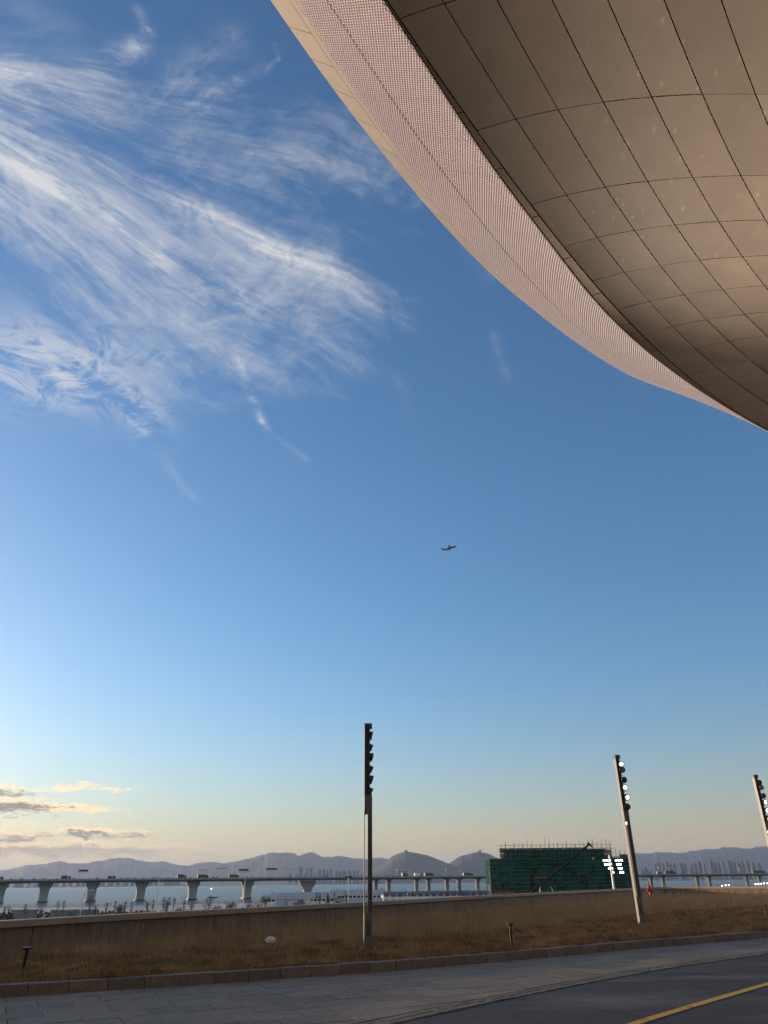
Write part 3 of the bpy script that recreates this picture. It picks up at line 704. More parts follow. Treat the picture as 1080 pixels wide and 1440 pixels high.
# bollard spotlights
def bollard(x, y, h, label):
    p = gnd(x, y, .12); t = thing('bollard_light', label, 'bollard', p, 0, 'dark bollard lights in the dead grass')
    MB().lathe([(.034, -.1), (.034, .03), (.030, .04), (.030, h - .05), (.040, h - .045), (.040, h - .03)], 14).build('stem', 'bollard', t, smooth=False)
    MB().lathe([(.045, h - .03), (.082, h - .024), (.085, h), (.080, h + .008)], 18).build('cap', 'bollard', t)
    MB().lathe([(.05, -.02), (.05, .06), (.04, .065)], 14).build('foot', 'bollard', t)
bollard(31, 1374, .46, 'slim dark bollard light standing at the far left end of the grass bed')
bollard(720, 1333, .52, 'slim dark bollard light between the two near floodlight poles')
bollard(1079, 1291, .46, 'dark bollard light at the right edge of the photo')

# white plastic bag caught in the grass
def bag():
    bm = bmesh.new(); bmesh.ops.create_icosphere(bm, subdivisions=3, radius=.11)
    for v in bm.verts:
        d = v.co.normalized(); r = 1 + .22 * math.sin(9 * d.x + 4 * d.z) * math.cos(7 * d.y - 3 * d.x) + random.uniform(-.06, .06)
        v.co = Vector((d.x * r * .13, d.y * r * .08, max(-.04, d.z * r * .085)))
    me = bpy.data.meshes.new('plastic_bag'); bm.to_mesh(me); bm.free(); me.materials.append(M['bag'])
    o = bpy.data.objects.new('plastic_bag', me); COL.objects.link(o); p = gnd(380, 1325, .26); o.location = (p[0], p[1], .30)
    tag(o, 'crumpled white plastic bag lying in the dry grass by the wall', 'plastic bag')
bag()
# red hydrant by the wall
p = gnd(916, 1267, .18); hy = thing('fire_hydrant', 'red fire hydrant standing in tall grass beyond the lit floodlight pole', 'hydrant', p)
hy.scale = (.85, .85, 1.5)
MB().lathe([(.15, -.05), (.15, .05), (.10, .06), (.095, .55), (.13, .57), (.13, .62), (.10, .66), (.05, .76), (.03, .80)], 16).build('barrel', 'red', hy, smooth=True)
MB().lathe([(.035, .80), (.035, .86), (.02, .87)], 6).build('nut', 'red', hy)
for sx in (-1, 1): MB().lathe([(.06, 0), (.06, .10), (.075, .10), (.075, .15)], 12).xform(Matrix.Translation((0, 0, .45)) @ Matrix.Rotation(R(90 * sx), 4, 'Y') @ Matrix.Translation((0, 0, .07))).build('hose_outlet', 'red', hy)
MB().lathe([(.075, 0), (.075, .10), (.09, .10), (.09, .15)], 12).xform(Matrix.Translation((0, 0, .36)) @ Matrix.Rotation(R(90), 4, 'X') @ Matrix.Translation((0, 0, .07))).build('pump_outlet', 'red', hy)

# ------------------------------------------------------------------ green scaffolded building and its crane
YB = 300.0
def bx(x, Y=YB): return at(x, 1240, Y)[0]
def bz(x, y, Y=YB): return at(x, y, Y)[2]
sb = thing('scaffolded_building', 'building under construction wrapped in dark green netting and scaffolding', 'building', (0, 0, 0))
X0, X1, X2, X3, X4 = bx(690), bx(706), bx(832), bx(866), bx(897)
ZA, ZB, ZC = bz(700, 1208), bz(770, 1189), bz(885, 1201)
nfl = 5; fh = (ZA - LOW) / nfl
for k in range(nfl + 1):
    MB().box(X0 + 1.5, X4 - 1.5, YB + 1.6, YB + 13.6, LOW + k * fh - .25, LOW + k * fh).build('floor_slab', 'floor', sb)
MB().box(X1 + 1.5, X3 - 1.5, YB + 1.6, YB + 13, ZB - 1.6, ZB - 1.3).build('floor_slab', 'floor', sb)
for k in range(9):
    x = X0 + 2 + (X4 - X0 - 4) * k / 8
    for y in (YB + 2.6, YB + 12): MB().box(x - .3, x + .3, y - .3, y + .3, LOW, (ZB - 1.6) if X1 + 1.6 < x < X3 - 1.6 else ZA - .25).build('column', 'floor', sb)
for q in range(8):
    xa_, xb_ = X1 + 2 + (X3 - X1 - 4) * q / 8, X1 + 2 + (X3 - X1 - 4) * (q + 1) / 8; MB().box(xa_ + .02, xb_ - .02, YB + 3.2, YB + 3.4, ZA, ZB - 1.65).build('infill_wall', 'steeldark', sb)
MB().box(X0 + 2, X4 - 2, YB + 8, YB + 8.25, LOW, ZA - .3).build('core_wall', 'steeldark', sb)
def nets(xa, xb, za, zb, y, bay=3.1, row=2.7, dirx=True):
    nx = max(1, round((xb - xa) / bay)); nz = max(1, round((zb - za) / row))
    for i in range(nx):
        for k in range(nz):
            if random.random() < .018: continue
            a, b_ = xa + (xb - xa) * i / nx, xa + (xb - xa) * (i + 1) / nx; c, d = za + (zb - za) * k / nz, za + (zb - za) * (k + 1) / nz
            m = MB(); g = .05; N = 3; q = random.uniform(.02, .30)
            for u_ in range(N + 1):
                for w_ in range(N + 1):
                    xx = a + g + (b_ - a - 2 * g) * u_ / N; zz = c + g + (d - c - 2 * g) * w_ / N; off = -q * math.sin(math.pi * u_ / N) * math.sin(math.pi * w_ / N) + random.uniform(-.02, .02)
                    m.v.append((xx, y + off, zz) if dirx else (y + off, xx, zz))
            for u_ in range(N):
                for w_ in range(N): o_ = u_ * (N + 1) + w_; m.f.append((o_, o_ + N + 1, o_ + N + 2, o_ + 1))
            m.build('net_panel', 'net', sb)
nets(X0, X4, LOW, ZA, YB); nets(X1, X2, ZA, ZB - .7, YB + .3, row=1.9); nets(X2, X3, ZA, ZB - 1.6, YB + .5, row=1.4); nets(X3, X4, ZA, ZC, YB)
nets(YB, YB + 14, LOW, ZA, X0, dirx=False, bay=4.7); nets(YB, YB + 14, LOW, ZC, X4, dirx=False, bay=4.7)
npole = 33
for k in range(npole + 1):
    x = X0 + (X4 - X0) * k / npole; top = ZB if X1 <= x <= X3 else (ZC if x > X3 else ZA)
    MB().tube((x, YB + .12, LOW), (x, YB + .12, top + random.choice([.2, .6, .9, 1.3, 2.0, 2.6]) * random.uniform(.7, 1.2)), .085, n=6).build('standard_tube', 'scaf', sb)
    if k % 2 == 0: MB().tube((x, YB + 1.25, LOW), (x, YB + 1.25, top + random.uniform(.2, 1.2)), .085, n=6).build('standard_tube', 'scaf', sb)
nz = 13
for k in range(nz + 1):
    z = LOW + (ZA - LOW) * k / nz; MB().tube((X0 - random.uniform(.3, .9), YB - .14, z), (X4 + random.uniform(.3, .9), YB - .14, z), .075, n=6).build('ledger_tube', 'scaf', sb)
for z in np.linspace(ZA, ZB + .2, 4)[1:]: MB().tube((X1 - .8, YB - .10, z), (X3 + .8, YB - .10, z), .07, n=6).build('ledger_tube', 'scaf', sb)
for z, xa, xb in ((ZA + .15, X0, X1 + 2), (ZA - 2.3, X0, X4), (ZB - .75, X1, X2), (ZB - .95, X2, X3)): MB().box(xa, xb, YB + .2, YB + 1.2, z - .12, z).build('walk_board', 'plank', sb)
MB().box(bx(752), bx(772), YB - .35, YB - .25, bz(760, 1234.5), bz(760, 1233.2)).build('site_banner', mat('red_banner_cloth', (.35, .08, .06), .8, 0, .2, .5), sb)
MB().box(bx(693), bx(722), YB - .5, YB - .4, bz(700, 1256.5), bz(700, 1253.8)).build('site_banner', 'truckred', sb)
# mobile crane in front
YC = 262.0
cf = at(724, 1254, YC); tip = at(829, 1187, YC + 14)
cr = thing('mobile_crane', 'mobile crane with long dark boom raised across the green netting', 'crane', (cf[0], YC, LOW))
L = lambda p: Vector((p[0] - cf[0], p[1] - YC, p[2] - LOW))
MB().box(-6.5, 5.5, -1.35, 1.35, .9, 1.7).build('chassis', 'cranegreen', cr, bevel=.08)
MB().hexa([(-8.6, -1.25, .7), (-6.6, -1.25, .7), (-6.6, 1.25, .7), (-8.6, 1.25, .7), (-8.1, -1.2, 2.7), (-6.6, -1.2, 2.7), (-6.6, 1.2, 2.7), (-8.1, 1.2, 2.7)]).build('cab', 'cranegreen', cr, bevel=.08)
for x in (-7.2, -4.6, .6, 2.2, 4.0):
    for y in (-1.15, 1.15): MB().lathe([(.3, -.18), (.6, -.18), (.62, -.1), (.62, .1), (.6, .18), (.3, .18)], 16).xform(Matrix.Translation((x, y, .62)) @ Matrix.Rotation(R(90), 4, 'X')).build('wheel', 'tyre', cr)
MB().box(-2.2, 2.6, -1.3, 1.3, 1.75, 3.4).build('turret', 'cranegreen', cr, bevel=.1)
MB().box(2.6, 4.0, -1.25, 1.25, 1.8, 3.2).build('counterweight', 'steeldark', cr, bevel=.05)
piv = Vector((1.2, 0, 3.6)); tp = L(tip); v = tp - piv
bo = None
for k, (a, b_, r) in enumerate([(0, .30, .62), (.28, .54, .52), (.52, .77, .42), (.75, 1.0, .32)]):
    o = MB().tube(piv + v * a, piv + v * b_, r, r * .96, 6).build('boom_section', 'crane', cr)
MB().tube(piv + Vector((-1.8, 0, -.9)), piv + v * .2 + Vector((0, 0, -.4)), .2, n=8).build('lift_ram', 'steel', cr)
bh = MB().tube(tp + Vector((-.6, 0, .4)), tp + Vector((.9, 0, -.9)), .45, .25, 8).build('boom_head', 'crane', cr)
MB().tube(tp + Vector((.7, 0, -.6)), tp + Vector((.7, 0, -4.2)), .05, n=5).build('hoist_rope', 'crane', cr)
MB().tube(tp + Vector((.7, 0, -4.2)), tp + Vector((.7, 0, -5.0)), .28, .12, 8).build('hook_block', 'cranegreen', cr)

# floodlight mast lighting the site
YM = 165.0
mp_ = at(863, 1245, YM); mt_ = thing('floodlight_mast', 'tall mast with sixteen bright white floodlights in front of the green building', 'light mast', (mp_[0], YM, LOW))
ztop = at(863, 1205, YM)[2] - LOW
MB().tube((0, 0, -.2), (0, 0, ztop + .3), .30, .20, 10).build('mast', 'steel', mt_)
for g, xs in ((0, (849, 853, 857)), (1, (866, 870, 874))):
    for rrow in range(4):
        z = at(863, 1210 + rrow * 5.6, YM)[2] - LOW
        xa, xb = at(xs[0] + rrow * 1.3, 1210, YM)[0] - mp_[0], at(xs[-1] + rrow * .8, 1210, YM)[0] - mp_[0]
        MB().tube((xa, .1, z), (xb, .1, z), .05, n=6).build('crossbar', 'steeldark', mt_)
        ns = 3 if rrow < 2 else 2
        if rrow == 3 and g == 0: ns = 1
        if g == 1 and rrow == 1: ns = 2
        for q in range(ns):
            x = xb - (xb - xa) * (q / max(1, 2)) if g == 0 else xa + (xb - xa) * (q / 2)
            hd = MB().hexa([(x - .19, -.10, z - .18), (x + .19, -.10, z - .18), (x + .15, .2, z - .12), (x - .15, .2, z - .12), (x - .19, -.18, z + .18), (x + .19, -.18, z + .18), (x + .15, .2, z + .16), (x - .15, .2, z + .16)]).build('flood_head', 'steeldark', mt_)
            MB().hexa([(x - .17, -.135, z - .15), (x + .17, -.135, z - .15), (x + .17, -.125, z - .15), (x - .17, -.125, z - .15), (x - .17, -.205, z + .16), (x + .17, -.205, z + .16), (x + .17, -.195, z + .16), (x - .17, -.195, z + .16)]).build('lens', 'flood', hd)

# ------------------------------------------------------------------ expressway bridge over the water
BL, BR = np.array([-307.0, 640.0]), np.array([452.0, 960.0]); BD = (BR - BL) / np.linalg.norm(BR - BL); BN = np.array([-BD[1], BD[0]])
DECK = 5.3
def bpos(px_):                                                    # pixel column -> distance along the bridge
    d = ray(px_, 1240)[:2]; A = np.array([[d[0], -BD[0]], [d[1], -BD[1]]]); t = np.linalg.solve(A, BL); return t[1]
rzb = math.atan2(BD[1], BD[0])
br = thing('expressway_bridge', 'long grey concrete road bridge crossing the bay on stout piers', 'bridge', (BL[0], BL[1], 0), rzb)
u = -620.0; TR = bpos(418)
while u < 1500:
    L = 41.0; deep = 2.0 if u < TR - 10 else 1.7
    g = MB(); y0, y1 = -13, 13
    sec = [(-13, DECK), (-13, DECK - .45), (-8.2, DECK - .8), (-6.4, DECK - deep), (6.4, DECK - deep), (8.2, DECK - .8), (13, DECK - .45), (13, DECK)]
    n = len(sec); g.add([(u + .04, y, z) for y, z in sec] + [(u + L - .04, y, z) for y, z in sec], [tuple(range(n)), tuple(range(2 * n - 1, n - 1, -1))] + [(k, n + k, n + (k + 1) % n, (k + 1) % n) for k in range(n)])
    g.build('deck_span', 'conc2', br)
    for y in (-12.9, 12.5): MB().box(u + .04, u + L - .04, y, y + .4, DECK, DECK + .95).build('barrier', 'conc', br)
    u += L
def hammer(px_, big=False):
    u = bpos(px_); p = MB()
    if big:
        prof = [(7.0, -2.0), (7.6, -3.2), (6.6, -5.2), (4.4, -8.2), (3.6, -9.4), (3.4, -16)]
    else:
        prof = [(5.4, -2.0), (5.6, -3.6), (3.9, -6.0), (3.5, -7.6), (3.1, -16.6)]
    q = MB(); n = 4; hw = 3.2
    for w, z in prof: q.v.extend([(u - w, -hw, DECK + z), (u + w, -hw, DECK + z), (u + w, hw, DECK + z), (u - w, hw, DECK + z)])
    for k in range(len(prof) - 1):
        for j in range(4): q.f.append((4 * k + j, 4 * k + 4 + j, 4 * k + 4 + (j + 1) % 4, 4 * k + (j + 1) % 4))
    q.f.append((0, 1, 2, 3))
    o = q.build('pier', 'conc', br)
    MB().box(u - 4.2, u + 4.2, -4.4, 4.4, SEA - 1, SEA + .9).build('footing', 'steeldark', o)
for x in (-66, 3, 65, 131, 199.5, 272, 348): hammer(x)
hammer(432, True)
for x in (528, 546, 585, 602, 628, 645, 671, 690, 720, 745, 775, 800, 830, 855, 880, 915, 932, 980, 997, 1050, 1068, 1120):
    u = bpos(x); q = MB(); q.hexa([(u - 1.5, -1.6, SEA), (u + 1.5, -1.6, SEA), (u + 1.5, 1.6, SEA), (u - 1.5, 1.6, SEA), (u - 1.7, -1.8, DECK - 3.2), (u + 1.7, -1.8, DECK - 3.2), (u + 1.7, 1.8, DECK - 3.2), (u - 1.7, 1.8, DECK - 3.2)])
    o = q.build('column', 'conc2', br); MB().hexa([(u - 1.75, -1.9, DECK - 3.2), (u + 1.75, -1.9, DECK - 3.2), (u + 1.75, 1.9, DECK - 3.2), (u - 1.75, 1.9, DECK - 3.2), (u - 2.6, -4, DECK - 1.75), (u + 2.6, -4, DECK - 1.75), (u + 2.6, 4, DECK - 1.75), (u - 2.6, 4, DECK - 1.75)]).build('cap', 'conc', o)
def onb(px_, off=0.0, z=DECK):
    u = bpos(px_); p = BL + BD * u + BN * off; return (p[0], p[1], z)
# lamp posts on the bridge
lp = [14, 24, 42, 58, 77, 95, 141, 168, 186, 205, 246, 265, 298, 318, 365, 392, 447, 466, 503, 556, 570, 612, 668, 920, 990, 1010, 1070]
proto = None
for k, x in enumerate(lp):
    lab = 'thin lamp post on the bridge deck, ' + nth(k)
    if proto is None:
        proto = thing('bridge_lamp_post', lab, 'lamp post', onb(x, -12.3), rzb, 'lamp posts along the bridge')
        MB().tube((0, 0, 0), (0, 0, 9.5), .16, .09, 6).build('post', 'steel', proto); MB().path([(0, 0, 9.4), (0, .6, 10.0), (0, 2.2, 10.3)], [.08, .07, .05], 5).build('arm', 'steel', proto)
        MB().hexa([(-.14, 2.0, 10.2), (.14, 2.0, 10.2), (.14, 2.9, 10.25), (-.14, 2.9, 10.25), (-.1, 2.0, 10.36), (.1, 2.0, 10.36), (.1, 2.9, 10.36), (-.1, 2.9, 10.36)]).build('lamp_head', 'steeldark', proto)
    else: copy_tree(proto, None, onb(x, -12.3 if k % 3 else 12.2), rzb, lab)
# sign gantries
def gantry(x, wpx, kind, k, note):
    u0, u1 = bpos(x - wpx / 2), bpos(x + wpx / 2); w = u1 - u0; p = BL + BD * u0
    t = thing('sign_gantry', note, 'gantry', (p[0], p[1], DECK), rzb, 'road gantries on the bridge'); h = 6.8 + .6 * (k % 3)
    for a in (0, w):
        for yy in (-.4, .4): MB().tube((a, yy, 0), (a, yy, h), .26, n=6).build('leg', 'steel', t)
    for z in (h - .9, h): 
        for yy in (-.4, .4): MB().tube((-.6, yy, z), (w + .6, yy, z), .19, n=6).build('beam', 'steel', t)
    for q in range(6): a = w * q / 6; MB().tube((a, -.4, h - .9), (a + w / 6, -.4, h), .07, n=5).build('brace', 'steel', t)
    if kind == 'sign': MB().box(.6, w - .4, -.75, -.5, h - .5, h + 1.0).build('sign_board', 'sign', t)
    if kind == 'cams':
        for q in range(5): a = w * (q + .3) / 5; MB().box(a - .35, a + .35, -.8, -.5, h - .2, h + 1.0).build('signal_box', 'sign', t)
for k, g_ in enumerate([(114.5, 15, 'sign', 'gantry with long dark sign, leftmost on the bridge'), (285, 15, 'plain', 'bare portal gantry behind the second truck group left of the double lamp'), (310, 14, 'cams', 'gantry carrying a row of small signal boxes'),
                        (341, 15, 'sign', 'gantry with dark board directly behind the tall double-armed lamp'), (380.5, 17, 'sign', 'gantry with black sign left of the far towers'), (404, 17, 'plain', 'bare portal gantry right of the black-signed one'),
                        (567, 17, 'plain', 'faint bare gantry in front of the rounded hill'), (638, 20, 'cams', 'gantry with small boxes below the saddle between the two hills'), (936, 14, 'plain', 'bare gantry just right of the lit floodlight pole'), (1052, 18, 'cams', 'gantry near the right end of the bridge')]):
    gantry(g_[0], g_[1], g_[2], k, g_[3])
# lorries and cars on the bridge
def lorry(x, L, h, body, label, off=-6.0, cabmat='truckdark'):
    L *= .9; h *= .86
    t = thing('lorry', label, 'lorry', onb(x, off), rzb, 'vehicles on the bridge')
    MB().box(-L / 2, L / 2 - 2.6, -1.25, 1.25, 1.0, h).build('cargo_box', body, t, bevel=.06)
    MB().hexa([(L / 2 - 2.3, -1.2, .6), (L / 2, -1.2, .6), (L / 2, 1.2, .6), (L / 2 - 2.3, 1.2, .6), (L / 2 - 2.3, -1.15, 2.9), (L / 2 - .35, -1.15, 2.9), (L / 2 - .35, 1.15, 2.9), (L / 2 - 2.3, 1.15, 2.9)]).build('cab', cabmat, t, bevel=.06)
    MB().box(L / 2 - 1.6, L / 2 - .7, -1.23, -1.19, 1.9, 2.6).build('cab_window', 'carglass', t)
    MB().box(-L / 2 + .2, L / 2 - .4, -.5, .5, .65, 1.0).build('chassis', 'steeldark', t)
    for a in (-L / 2 + 1.2, -L / 2 + 2.5, L / 2 - 1.5):
        for y in (-1.05, 1.05): MB().lathe([(.25, -.15), (.5, -.15), (.5, .15), (.25, .15)], 12).xform(Matrix.Translation((a, y, .5)) @ Matrix.Rotation(R(90), 4, 'X')).build('wheel', 'tyre', t)
for a in [(0, 5.5, 3.2, 'truckdark', 'dark lorry cut by the left edge on the bridge'), (91.5, 8.6, 3.9, 'truckdark', 'dark box lorry just left of the leftmost signed gantry'), (155, 7.6, 3.4, 'truckdark', 'low dark lorry between the third and fourth piers'),
          (253.5, 8.6, 4.3, 'truckdark', 'tall dark lorry right of the gull-wing street lamp'), (283, 10.4, 4.1, 'truckdark', 'dark lorry under the first bare gantry'), (326, 10, 3.9, 'truckred', 'dark red lorry left of the tall double-armed lamp'),
          (585, 9.5, 4.0, 'truckwhite', 'white lorry in front of the rounded hill'), (600, 11, 4.0, 'truckdark', 'dark lorry driving right of the white one'), (654.5, 11.5, 4.0, 'truckdark', 'dark lorry left of the green building'),
          (566, 6.5, 4.4, 'truckdark', 'short dark lorry left of the white lorry'), (924, 8, 4.2, 'truckdark', 'dark lorry right of the lit floodlight pole'), (939, 16, 5.0, 'truckbrown', 'brown container lorry right of the lit floodlight pole'), (1064, 22, 4.3, 'truckdark', 'long dark lorry at the right end of the bridge')]:
    lorry(*a)
cars = [16, 31, 48, 62, 78, 104, 136, 170, 179, 188, 200, 214, 221, 236, 268, 297, 303, 345, 351, 410, 455, 540, 622, 637, 672, 955, 968, 975, 1001, 1030]
cproto = None
for k, x in enumerate(cars):
    lab = 'small car on the bridge, ' + nth(k); off = random.choice([-9.5, -6, 6])
    if cproto is None:
        cproto = thing('car', lab, 'car', onb(x, off), rzb, 'small cars on the bridge')
        MB().prism([(-2.2, .45), (2.2, .45), (2.2, .85), (1.9, .95), (.9, 1.0), (.3, 1.5), (-1.3, 1.5), (-1.9, 1.0), (-2.2, .95)], -.85, .85).xform(Matrix.Rotation(R(90), 4, 'X')).build('body', 'carpaint', cproto)
        MB().prism([(.75, 1.02), (.25, 1.44), (-1.25, 1.44), (-1.75, 1.02)], -.87, .87).xform(Matrix.Rotation(R(90), 4, 'X')).build('windows', 'carglass', cproto)
        for a in (-1.35, 1.35):
            for y in (-.8, .8): MB().lathe([(.15, -.1), (.33, -.1), (.33, .1), (.15, .1)], 10).xform(Matrix.Translation((a, y, .33)) @ Matrix.Rotation(R(90), 4, 'X')).build('wheel', 'tyre', cproto)
    else: copy_tree(cproto, None, onb(x, off), rzb + (math.pi if off > 0 else 0), lab)

from mathutils import noise as mnoise

# ------------------------------------------------------------------ low ground beyond the wall: lamps, trees, halls
def street_lamp(x, ytop, Y, kind, label, dx=0.0):
    p = at(x, 1250, Y); H = at(x, ytop, Y)[2] - LOW
    t = thing('street_lamp', label, 'street lamp', (p[0], Y, LOW), 0, 'street lamps on the low ground')
    MB().lathe([(.22, -.1), (.22, .5), (.14, .6)], 10).build('base', 'steel', t)
    MB().tube((0, 0, .5), (0, 0, H - 1.1), .13, .085, 10).build('post', 'steel', t)
    arms = (-1, 1) if kind == 'double' else (dx,)
    for sx in arms:
        MB().path([(0, 0, H - 1.2), (.35 * sx, 0, H - .65), (1.0 * sx, 0, H - .22), (1.5 * sx, 0, H - .12)], [.09, .08, .06, .05], 8).build('arm', 'steel', t)
        MB().hexa([(min(1.3 * sx, 2.25 * sx), -.17, H - .16), (max(1.3 * sx, 2.25 * sx), -.17, H - .16), (max(1.3 * sx, 2.25 * sx), .17, H - .16), (min(1.3 * sx, 2.25 * sx), .17, H - .16),
                   (min(1.35 * sx, 2.2 * sx), -.1, H), (max(1.35 * sx, 2.2 * sx), -.1, H), (max(1.35 * sx, 2.2 * sx), .1, H), (min(1.35 * sx, 2.2 * sx), .1, H)]).build('lamp_head', 'steel', t)
    if kind == 'cluster':
        for a in range(5): MB().lathe([(.08, 0), (.3, .1), (.34, .3), (.2, .45)], 8, (.7 * math.cos(a * 1.257), .7 * math.sin(a * 1.257), H - .6)).build('lamp_head', 'steeldark', t)
        MB().tube((-.75, 0, H - .5), (.75, 0, H - .5), .05, n=6).build('crossbar', 'steel', t)
for a in [(222, 1224, 190, 'double', 'pale street lamp with two gull-wing arms, in front of the bridge'), (344, 1225, 190, 'double', 'tall double-armed lamp standing before the dark-signed gantry'),
          (118.5, 1251, 180, 'single', 'leaning-arm street lamp before the third bridge pier', 1), (337, 1266, 200, 'single', 'short white post lamp left of the tall double-armed lamp', -1),
          (388, 1246, 230, 'single', 'faint single-arm street lamp before the white halls', 1), (433, 1254, 215, 'single', 'single-arm lamp leaning left below the wide bridge pier', -1), (490, 1231, 215, 'cluster', 'white post with a cluster of lamps left of the nearest floodlight pole'),
          (572, 1253, 240, 'single', 'short white lamp before the cabin row', .5), (759, 1247, 230, 'single', 'small white lamp, left of two before the green netting', .15), (777, 1248, 230, 'single', 'small white curved lamp, right of two before the green netting', -.2)]:
    street_lamp(a[0], a[1], a[2], a[3], a[4], a[5] if len(a) > 5 else 0)

def leaf_cloud(n, fn, size, squash=1.0):
    b = MB()
    for _ in range(n):
        c = fn(); s_ = size * random.uniform(.5, 1.4); q = Matrix.Rotation(random.uniform(0, 6.28), 4, 'Z') @ Matrix.Rotation(random.uniform(0, 6.28), 4, 'X')
        b.add([Vector(c) + q @ Vector(v) * s_ for v in ((-1, 0, 0), (0, -.45, .1), (1, 0, 0), (0, .45, -.05))], [(0, 1, 2, 3)])
    return b
def sapling(x, ytop, Y, label):
    """young tree pruned to a narrow dark tuft on a thin stem"""
    p = at(x, 1260, Y); H = at(x, ytop, Y)[2] - LOW
    t = thing('sapling', label, 'tree', (p[0], Y, LOW), random.uniform(0, 6), 'pruned saplings along the shore')
    top = (random.uniform(-.1, .1), 0, H * .8); tr = MB().path([(0, 0, -.2), (.05, .02, H * .4), top], [.09, .07, .05], 6)
    for k in range(4): tr.tube((.05, 0, H * (.45 + .1 * k)), (random.uniform(-.5, .5), random.uniform(-.4, .4), H * (.62 + .1 * k)), .035, .015, 5)
    tr.build('trunk', 'bark', t)
    leaf_cloud(130, lambda: (lambda h: (top[0] * h + random.gauss(0, .22), random.gauss(0, .22), H * (.52 + .48 * h)))(random.random() ** .8), .17).build('crown', 'leafdark', t)
sap = [(2.5, 1279), (10.5, 1275), (16.7, 1274), (21.7, 1279), (39.7, 1271), (84, 1266), (92.5, 1266), (137, 1273), (152, 1270), (164, 1267), (172, 1272), (178, 1267), (187, 1268), (217, 1265), (232, 1262), (238, 1262), (246, 1261), (260, 1261), (445, 1255), (450, 1256), (470, 1255)]
for k, (x, y) in enumerate(sap): sapling(x, y, random.uniform(225, 250) if x < 300 else 260, 'thin sapling with dark tufted top beyond the wall, ' + nth(k))
def tree(x, ytop, Y, rpx, kind, label):
    p = at(x, 1260, Y); H = at(x, ytop, Y)[2] - LOW; r = rpx / 1136 * Y * 1.02
    t = thing({'bare': 'bare_tree', 'leafy': 'leafy_tree', 'dark': 'evergreen_tree', 'bush': 'bush'}[kind], label, 'bush' if kind == 'bush' else 'tree', (p[0], Y, LOW), random.uniform(0, 6))
    cz = max(r * .9, H - r * .95); limbs = []
    tr = MB().path([(0, 0, -.2), (.08, .03, cz * .55), (0, 0, cz)], [.16, .12, .08], 7)
    tips = []
    for k in range(14):
        a = random.uniform(0, 6.28); e = random.uniform(.1, 1.3); L_ = r * random.uniform(.6, 1.0); s0 = Vector((0, 0, cz * random.uniform(.45, .95))); e1 = s0 + Vector((math.cos(a) * math.cos(e), math.sin(a) * math.cos(e), math.sin(e))) * L_ * .6
        e1.z = min(e1.z, H * .95); tr.tube(s0, e1, .06, .03, 5)
        for q in range(4):
            e2 = e1 + Vector((random.gauss(0, .5), random.gauss(0, .5), random.uniform(.1, .9))) * L_ * .6; e2.z = min(e2.z, H); tr.tube(e1, e2, .028, .012, 4); tips.append(e2)
            if kind == 'bare':
                for w in range(4): e3 = e2 + Vector((random.gauss(0, .5), random.gauss(0, .5), random.uniform(0, .7))) * L_ * .35; e3.z = min(e3.z, H * 1.02); tr.tube(e2, e3, .016, .008, 3)
    tr.build('trunk', 'bark' if kind != 'bare' else 'twig', t)
    def pt():
        if kind == 'dark':
            h = random.random(); w = r * (1.05 - h) * .95; return (random.gauss(0, .5) * w, random.gauss(0, .5) * w, H * (.18 + .82 * h))
        if random.random() < .5:
            tpp = random.choice(tips); return (tpp.x + random.gauss(0, r * .14), tpp.y + random.gauss(0, r * .14), min(H * 1.02, tpp.z + random.gauss(0, r * .12)))
        d = Vector((random.gauss(0, 1), random.gauss(0, 1), random.gauss(0, 1))).normalized() * r * random.uniform(.6, 1.0); return (d.x, d.y, min(H, max(.1, cz + d.z * .95)))
    n = {'bare': 90, 'leafy': 520, 'dark': 420, 'bush': 300}[kind]
    leaf_cloud(n, pt, .20 if kind != 'bare' else .10).build('crown', {'bare': 'twig', 'leafy': 'leaf', 'dark': 'leafdark', 'bush': 'leafdark'}[kind], t)
